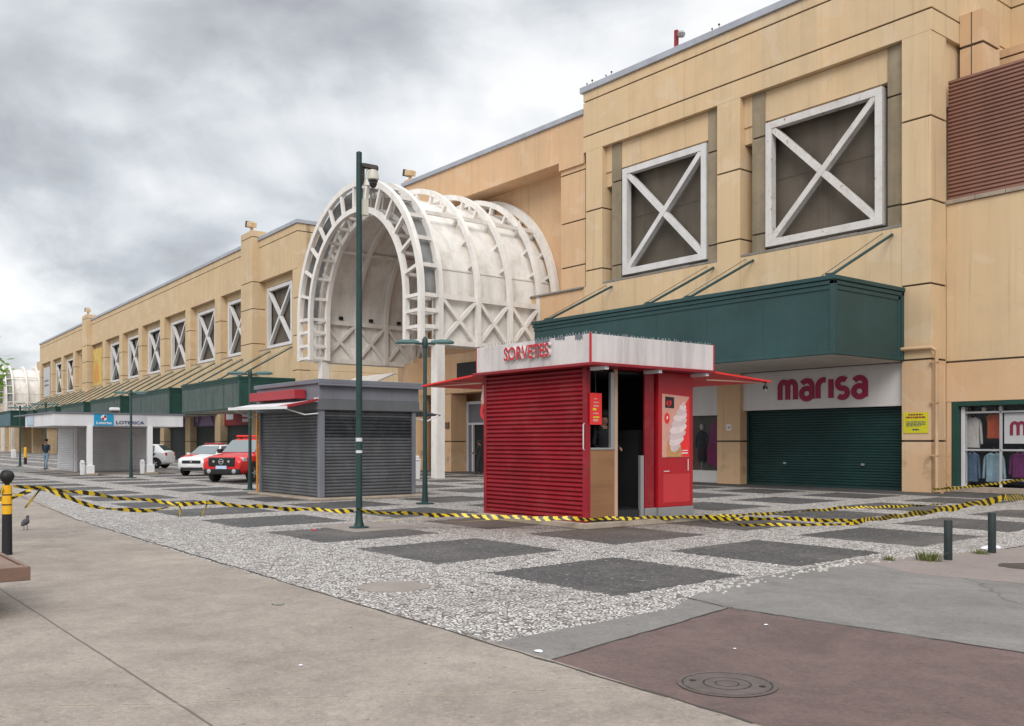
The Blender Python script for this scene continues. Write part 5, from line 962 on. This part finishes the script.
# ------------------------------------------------------------------ vehicles
def car(name, label, L_, prof, wid, body, wheel_r, axles, loc, rz, pickup=False):
    """prof: stations (x, z_low, z_belt, z_top, half width at belt, half width at top)"""
    t_ = thing(name, label, 'car' if not pickup else 'pickup truck', loc, rz)
    b = MB(); rings = []
    for x, zl, zb, zt, w_, wt in prof:
        pos = [(0, zl), (.55*w_, zl), (.9*w_, zl+.03), (.985*w_, zl+.16), (w_, (zl+zb)/2+.05), (.975*w_, zb), (wt+.02, zt-.05), (wt*.86, zt), (0, zt+.02)]
        rg = [(x, p_[0], p_[1]) for p_ in pos]+[(x, -p_[0], p_[1]) for p_ in pos[-2:0:-1]]; rings.append(rg)
    n = len(rings[0]); vs = [v for rg in rings for v in rg]
    b.add(vs, [(i*n+k, i*n+(k+1) % n, (i+1)*n+(k+1) % n, (i+1)*n+k) for i in range(len(rings)-1) for k in range(n)]+[tuple(range(n)), tuple((len(rings)-1)*n+k for k in range(n))])
    o = b.build('body', body, t_, smooth='all'); sm = o.modifiers.new('round', 'BEVEL'); sm.width = .035; sm.segments = 3; sm.limit_method = 'ANGLE'; sm.angle_limit = R(22)
    for ax in axles:
        for s_ in (-1, 1):
            w_ = wid-.10
            b = MB(); b.lathe([(wheel_r*.62, -.11), (wheel_r*.95, -.11), (wheel_r, -.07), (wheel_r, .07), (wheel_r*.95, .11), (wheel_r*.62, .11)], (ax, s_*w_, wheel_r), 24, axis='y'); wv_ = b.build('wheel', RUBBER, t_, smooth=True)
            b = MB(); b.lathe([(.05, -.02), (wheel_r*.25, 0), (wheel_r*.6, 0), (wheel_r*.62, .02)] if s_ < 0 else [(wheel_r*.62, -.02), (wheel_r*.6, 0), (wheel_r*.25, 0), (.05, .02)], (ax, s_*(w_+.105), wheel_r), 20, axis='y')
            for k in range(5): a = k*2*math.pi/5; b.bar((ax+.04*math.cos(a), s_*(w_+.112), wheel_r+.04*math.sin(a)), (ax+wheel_r*.55*math.cos(a), s_*(w_+.112), wheel_r+wheel_r*.55*math.sin(a)), .05, .02, (0, 1, 0))
            b.build('rim', SILVER, wv_, smooth=True)
            b = MB(); ringp = []
            for k in range(13): a = math.pi*k/12; ringp.append((ax+(wheel_r+.09)*math.cos(a), wheel_r+(wheel_r+.09)*math.sin(a)))
            b.prism(ringp, s_*(wid-.14), s_*(wid+.006)); b.build('wheel_arch', BLACK, t_)
    return t_, rings
def quad(p, m_, name, parent, out, th=.04):
    a = [Vector(q) for q in p]; nn = (a[1]-a[0]).cross(a[3]-a[0]).normalized(); nn = nn if nn.dot(Vector(out)) > 0 else -nn
    b = MB(); b.add([q-nn*.03 for q in a]+[q+nn*th for q in a], [(3,2,1,0),(4,5,6,7),(0,1,5,4),(1,2,6,5),(2,3,7,6),(3,0,4,7)]); return b.build(name, m_, parent)
def head(lat, dep): return math.atan2(-(lat*.784)+0, 1)  # unused
TOWARD = math.atan2(-.621, .784)
PK = [(2.62, .48, .80, .92, .80, .66), (2.50, .34, .95, 1.06, .88, .74), (1.9, .32, 1.05, 1.13, .93, .78), (1.25, .30, 1.10, 1.19, .93, .78), (.55, .30, 1.14, 1.74, .93, .66), (.2, .30, 1.15, 1.80, .93, .68), (-1.05, .30, 1.15, 1.78, .93, .66), (-1.3, .32, 1.14, 1.2, .93, .80), (-2.4, .36, 1.14, 1.17, .92, .84), (-2.6, .48, 1.12, 1.15, .90, .84)]
def put(px_lat, dep): return (-.784*dep+.621*px_lat, .621*dep+.784*px_lat)
q = put(-11.5, 38.6); FX, FY = q
hd = Vector((.784, -.621)); RZ = math.atan2(hd.y, hd.x)+R(-12)
c_ = Vector((math.cos(RZ), math.sin(RZ)))*1.65
pk, rg = car('pickup_truck', 'red pickup truck with a light bar parked facing the camera', 5.25, PK, .93, CARR, .39, (1.65, -1.55), (FX-c_.x, FY-c_.y, .0), RZ, True)
quad([(1.22,-.74,1.20),(1.22,.74,1.20),(.60,.62,1.70),(.60,-.62,1.70)], WSHIELD, 'windshield', pk, (1, 0, .6))
for s_ in (-1, 1):
    quad([(.95,s_*.915,1.17),(-.2,s_*.915,1.17),(-.2,s_*.70,1.70),(.45,s_*.70,1.70)], GLASS, 'side_window', pk, (0, s_, .3)); quad([(-.28,s_*.915,1.17),(-1.1,s_*.915,1.17),(-1.0,s_*.70,1.70),(-.28,s_*.70,1.70)], GLASS, 'side_window', pk, (0, s_, .3))
    b = MB(); b.prism([(1.2, .86), (-1.3, .86), (-1.3, .99), (1.05, .99)], s_*.925, s_*.945); b.build('stripe', WHITEP, pk)
    b = MB(); b.box(2.18, 2.50, s_*.58, s_*.90, .86, 1.02); b.build('headlight', LENS, pk, bevel=.03)
    b = MB(); b.box(2.40, 2.56, s_*.68, s_*.86, .56, .78); b.build('fog_light', BLACK, pk, bevel=.03)
    b = MB(); b.box(.72, .98, s_*.95, s_*1.14, 1.18, 1.36); b.build('mirror', BLACK, pk, bevel=.03)
b = MB(); b.box(2.40, 2.66, -.58, .58, .66, 1.03, 0); o = b.build('grille', BLACK, pk, bevel=.04)
b = MB(); ring2 = []; 
ring(b, .085, .11, 0, .02); o2 = b.build('emblem', SILVER, o); o2.location = (2.66, 0, .86); o2.rotation_euler = (0, R(90), 0)
b = MB(); b.box(2.665, 2.675, -.12, .12, .845, .875); b.build('emblem_bar', SILVER, o)
for s_ in (-1, 1): b = MB(); b.lathe([(.05, 0), (.05, .02), (.01, .025)], (2.655, s_*.33, .86), 12, axis='x'); b.build('lamp', SILVER, o)
b = MB(); b.box(2.45, 2.64, -.80, .80, .34, .58); b.build('bumper', BLACK, pk, bevel=.05)
b = MB(); b.box(2.65, 2.665, -.24, .24, .56, .69); b.build('number_plate', paint('plate', (.45, .55, .75), .5), pk, bevel=.01)
for s_ in (-1, 1): b = MB(); b.lathe([(.09, 0), (.09, .02), (.02, .03)], (2.635, s_*.55, .47), 14, axis='x'); b.build('tow_lamp', SILVER, pk)
b = MB(); b.box(.05, .3, -.62, .62, 1.86, 1.94); b.build('light_bar', REDC, pk, bevel=.03); b = MB(); b.box(.1, .16, -.5, -.44, 1.78, 1.87); b.box(.1, .16, .44, .5, 1.78, 1.87); b.build('roof_bar', BLACK, pk)
HB = [(2.0, .42, .66, .78, .62, .5), (1.9, .28, .82, .90, .78, .6), (1.5, .24, .92, .98, .85, .68), (.98, .22, .96, 1.03, .86, .70), (.25, .22, .98, 1.46, .86, .58), (-.2, .22, .99, 1.52, .86, .59), (-1.3, .22, 1.0, 1.48, .86, .56), (-1.75, .26, 1.0, 1.12, .84, .62), (-1.92, .36, .95, 1.02, .80, .62)]
def hatch(label, loc, rz, hood, gfx):
    t_, r_ = car('hatchback_car', label, 3.95, HB, .86, CARW, .31, (1.25, -1.25), loc, rz)
    quad([(.95,-.64,1.04),(.95,.64,1.04),(.30,.54,1.42),(.30,-.54,1.42)], WSHIELD, 'windshield', t_, (1, 0, .6)); quad([(-1.74,-.58,1.12),(-1.74,.58,1.12),(-1.36,.5,1.43),(-1.36,-.5,1.43)], GLASS, 'rear_window', t_, (-1, 0, .6))
    for s_ in (-1, 1):
        quad([(.7,s_*.85,1.0),(-.25,s_*.85,1.0),(-.25,s_*.60,1.43),(.22,s_*.60,1.43)], GLASS, 'side_window', t_, (0, s_, .3)); quad([(-.32,s_*.85,1.0),(-1.2,s_*.85,1.02),(-1.15,s_*.60,1.42),(-.32,s_*.60,1.43)], GLASS, 'side_window', t_, (0, s_, .3))
        b = MB(); b.box(1.72, 1.93, s_*.50, s_*.76, .66, .82); b.build('headlight', LENS, t_, bevel=.03); b = MB(); b.box(-1.93, -1.75, s_*.60, s_*.80, .78, 1.0); b.build('tail_light', REDL, t_, bevel=.03); b = MB(); b.box(.6, .78, s_*.86, s_*1.0, 1.0, 1.12); b.build('mirror', CARW, t_, bevel=.03)
        if gfx:
            b = MB(); b.prism([(1.0, .35), (.3, .35), (.6, .85), (1.2, .85)], s_*.855, s_*.872); b.build('red_graphic', CARR, t_); b = MB(); b.prism([(-.1, .3), (-.7, .3), (-1.3, .95), (-.7, .98)], s_*.855, s_*.872); b.build('black_graphic', BLACK, t_)
    b = MB(); b.box(1.90, 2.02, -.50, .50, .60, .76); b.build('grille', BLACK, t_, bevel=.03); b = MB(); b.box(1.88, 2.02, -.58, .58, .30, .42); b.build('lower_grille', BLACK, t_, bevel=.03); b = MB(); b.box(2.0, 2.025, -.22, .22, .46, .57); b.build('number_plate', WHITEP, t_)
    b = MB(); b.lathe([(.05, 0), (.05, .02)], (2.015, 0, .70), 12, axis='x'); b.build('emblem', SILVER, t_)
    if hood:
        quad([(1.72,-.68,.93),(1.72,-.15,.955),(1.02,-.15,1.05),(1.02,-.66,1.03)], CARR, 'hood_panel', t_, (0, 0, 1), .02); b = MB(); b.box(-.3, -.05, -.5, .5, 1.53, 1.60); b.build('light_bar', REDB, t_, bevel=.02)
    return t_
hd_ = Vector((math.cos(RZ), math.sin(RZ)))
q = put(-15.35, 45.9); hatch('white hatchback with a red hood panel parked beside the red pickup', (q[0]-hd_.x*1.25, q[1]-hd_.y*1.25, 0), RZ, True, False)
hatch('white hatchback with black and red side graphics behind the lottery kiosk post', (-60.4, 18.1, 0), math.atan2(-.784, -.621), False, True)

# ------------------------------------------------------------------ people
def person(label, loc, rz, h=1.74, top=CL_BLK, legs=CL_BLK, stride=0., arm=(.1, .1), elbow=0., hair=HAIR, sleeve=True):
    """one skinned body: joints in metres for a 1.74 m figure facing +x"""
    k = h/1.74; J = {}
    J['pel'] = (0, 0, .94); J['wai'] = (0, 0, 1.10); J['che'] = (.01, 0, 1.30); J['nec0'] = (0, 0, 1.44); J['nec'] = (.01, 0, 1.51); J['hd0'] = (.025, 0, 1.58); J['hd1'] = (.02, 0, 1.69)
    B_ = [('pel', 'wai', 0), ('wai', 'che', 0), ('che', 'nec0', 0), ('nec0', 'nec', 2), ('nec', 'hd0', 2), ('hd0', 'hd1', 2)]
    rad = {'pel': (.135, .15), 'wai': (.105, .135), 'che': (.115, .165), 'nec0': (.075, .12), 'nec': (.052, .052), 'hd0': (.082, .07), 'hd1': (.085, .072)}
    for s_, n_ in ((1, 'l'), (-1, 'r')):
        f_ = stride*s_
        J['hip'+n_] = (0, s_*.095, .88); J['kne'+n_] = (f_*.24+.02, s_*.10, .50); J['ank'+n_] = (f_*.40-(.06 if f_ < 0 else 0), s_*.10, .09+(.05 if f_ < 0 else 0)); J['toe'+n_] = (J['ank'+n_][0]+.17, s_*.12, .04+(.0 if f_ >= 0 else .01))
        a = arm[0 if s_ > 0 else 1]; J['sho'+n_] = (0, s_*.185, 1.41); J['elb'+n_] = (a*.25, s_*.235, 1.13); J['wri'+n_] = (a*.45+elbow*.22, s_*.23, .90+elbow*.2); J['han'+n_] = (a*.5+elbow*.31, s_*.22, .82+elbow*.26)
        B_ += [('pel', 'hip'+n_, 1), ('hip'+n_, 'kne'+n_, 1), ('kne'+n_, 'ank'+n_, 1), ('ank'+n_, 'toe'+n_, 3), ('nec0', 'sho'+n_, 0), ('sho'+n_, 'elb'+n_, 0), ('elb'+n_, 'wri'+n_, 0 if sleeve else 2), ('wri'+n_, 'han'+n_, 2)]
        rad.update({'hip'+n_: (.088, .088), 'kne'+n_: (.06, .06), 'ank'+n_: (.045, .04), 'toe'+n_: (.035, .045), 'sho'+n_: (.06, .062), 'elb'+n_: (.044, .044), 'wri'+n_: (.03, .03), 'han'+n_: (.035, .022)})
    names = list(J); me = bpy.data.meshes.new('skeleton'); me.from_pydata([Vector(J[n_])*k for n_ in names], [(names.index(a), names.index(b)) for a, b, _ in B_], [])
    o = bpy.data.objects.new('skeleton', me); C.objects.link(o); o.modifiers.new('skin', 'SKIN'); sv_ = me.skin_vertices[0].data
    for i, n_ in enumerate(names): sv_[i].radius = (rad[n_][0]*k, rad[n_][1]*k); sv_[i].use_root = (n_ == 'pel')
    ss = o.modifiers.new('sub', 'SUBSURF'); ss.levels = 2; ss.render_levels = 2
    dg = bpy.context.evaluated_depsgraph_get(); bm_ = bpy.data.meshes.new_from_object(o.evaluated_get(dg)); bpy.data.objects.remove(o); bm_.name = 'body'
    for m_ in (top, legs, SKIN, BLACK): bm_.materials.append(m_)
    segs = [(Vector(J[a])*k, Vector(J[b])*k, mi) for a, b, mi in B_]
    for pl in bm_.polygons:
        c = pl.center; best = None
        for a, b, mi in segs:
            d = b-a; f_ = max(0, min(1, (c-a).dot(d)/d.dot(d))); dd = (c-(a+d*f_)).length
            if best is None or dd < best[0]: best = (dd, mi)
        mi = best[1]
        if mi == 0 and c.z < .98*k and abs(c.y) < .16*k: mi = 1
        pl.material_index = mi; pl.use_smooth = True
    t_ = thing('person', label, 'person', loc, rz); ob = bpy.data.objects.new('body', bm_); C.objects.link(ob); ob.parent = t_
    b = MB(); b.lathe([(.02, .115), (.07, .10), (.098, .05), (.10, .0), (.085, -.05)], (.0*k, 0, 1.665*k), 14); b.build('hair', hair, t_, smooth='all')
    b = MB(); b.prism([(.095, 1.60), (.095, 1.655), (.125, 1.61)], -.014, .014); 
    for s_ in (-1, 1): b.lathe([(.004, -.006), (.011, 0), (.004, .006)], (.098, s_*.033, 1.665), 8)
    b.build('face', SKIN, t_); t_.children[-1].scale = (k, k, k)
    return t_
WALK = (-59.4, 12.5, 0)
person('walking man in a dark top and pale jeans left of the lottery kiosk', WALK, R(-35), 1.78, CL_NAVY, CL_JEAN, .75, (.5, -.5), .2, sleeve=False)
person('person in dark clothes standing at the entrance door by the red kiosk', (-37.95, 27.98, .012), R(-150), 1.72, CL_BLK, CL_BLK, .15, (.3, .2), .9)
KMAN = (-13.62, 13.15, .42)
person('person in dark clothes inside the red kiosk behind the counter', KMAN, R(-20), 1.80, CL_BLK, CL_BLK, 0, (.2, .2), .8)
person('distant person in a white top under the far canopies', (-104, 27.5, 0), R(-60), 1.7, CL_WHITE, CL_BLK, .4, (.3, -.3), .1)
person('distant person in dark clothes at the far left columns', (-112, 25.2, 0), R(-90), 1.75, CL_BLK, CL_NAVY, .5, (.3, -.3), .1)
mn = thing('mannequin', 'dark dressed mannequin in the display window behind the red kiosk', 'mannequin', (-25.2, F+.5, .5))
b = MB(); b.lathe([(.16, 0), (.16, .02)], (0, 0, 0), 16); b.tube([(0, 0, 0), (0, 0, .5)], .02, 6); b.build('stand', STEEL, mn)
b = MB(); b.lathe([(.13, .35), (.17, .55), (.16, .85), (.13, 1.05), (.17, 1.35), (.19, 1.5), (.08, 1.58), (.045, 1.64)], (0, 0, 0), 16); b.tube([(-.2, 0, 1.48), (-.27, -.02, 1.2), (-.22, -.08, .95)], .05, 8); b.tube([(.2, 0, 1.48), (.27, -.02, 1.2), (.22, -.08, .95)], .05, 8); b.build('dress', CL_BLK, mn, smooth=True)
b = MB(); b.lathe([(.03, 1.64), (.075, 1.70), (.085, 1.79), (.06, 1.87), (.02, 1.89)], (0, 0, 0), 14); b.build('head', GREYBN, mn, smooth=True)
for x_ in (-.3, .3): pass

# ------------------------------------------------------------------ tree at the left edge
tr_ = thing('broadleaf_tree', 'green leafy tree branch reaching in at the left edge', 'tree', (-16.36, 1.78, 0))
b = MB(); b.tube([(0, 0, 0), (.02, .03, 1.2), (-.03, .02, 2.2), (.05, 0, 3.2)], [.11, .09, .075, .03], 10)
for k in range(7):
    a = k*.9; b.tube([(0, 0, 1.9+.12*k), (.45*math.cos(a), .45*math.sin(a), 2.4+.1*k), (.95*math.cos(a), .95*math.sin(a), 2.7+.1*k)], [.04, .025, .008], 6)
b.build('trunk', TRUNK, tr_, smooth=True)
b = MB(); rr = random.Random(4)
for cl in range(110):
    d = Vector((rr.gauss(0, 1), rr.gauss(0, 1), rr.gauss(0, .8))).normalized()*(rr.random()**.4); cx = Vector((d.x*1.12, d.y*1.12, 2.75+d.z*.78))
    for k in range(22):
        p0 = cx+Vector((rr.gauss(0, .13), rr.gauss(0, .13), rr.gauss(0, .11))); a = rr.random()*6.28; ln = rr.uniform(.10, .17); w_ = ln*.3; tilt = rr.uniform(-.8, .3); dv = Vector((math.cos(a)*math.cos(tilt), math.sin(a)*math.cos(tilt), math.sin(tilt))); sd = dv.cross(Vector((rr.uniform(-.4, .4), rr.uniform(-.4, .4), 1))).normalized()
        b.add([p0, p0+dv*ln*.5+sd*w_, p0+dv*ln, p0+dv*ln*.5-sd*w_], [(0,1,2,3)])
b.build('crown', LEAF, tr_)
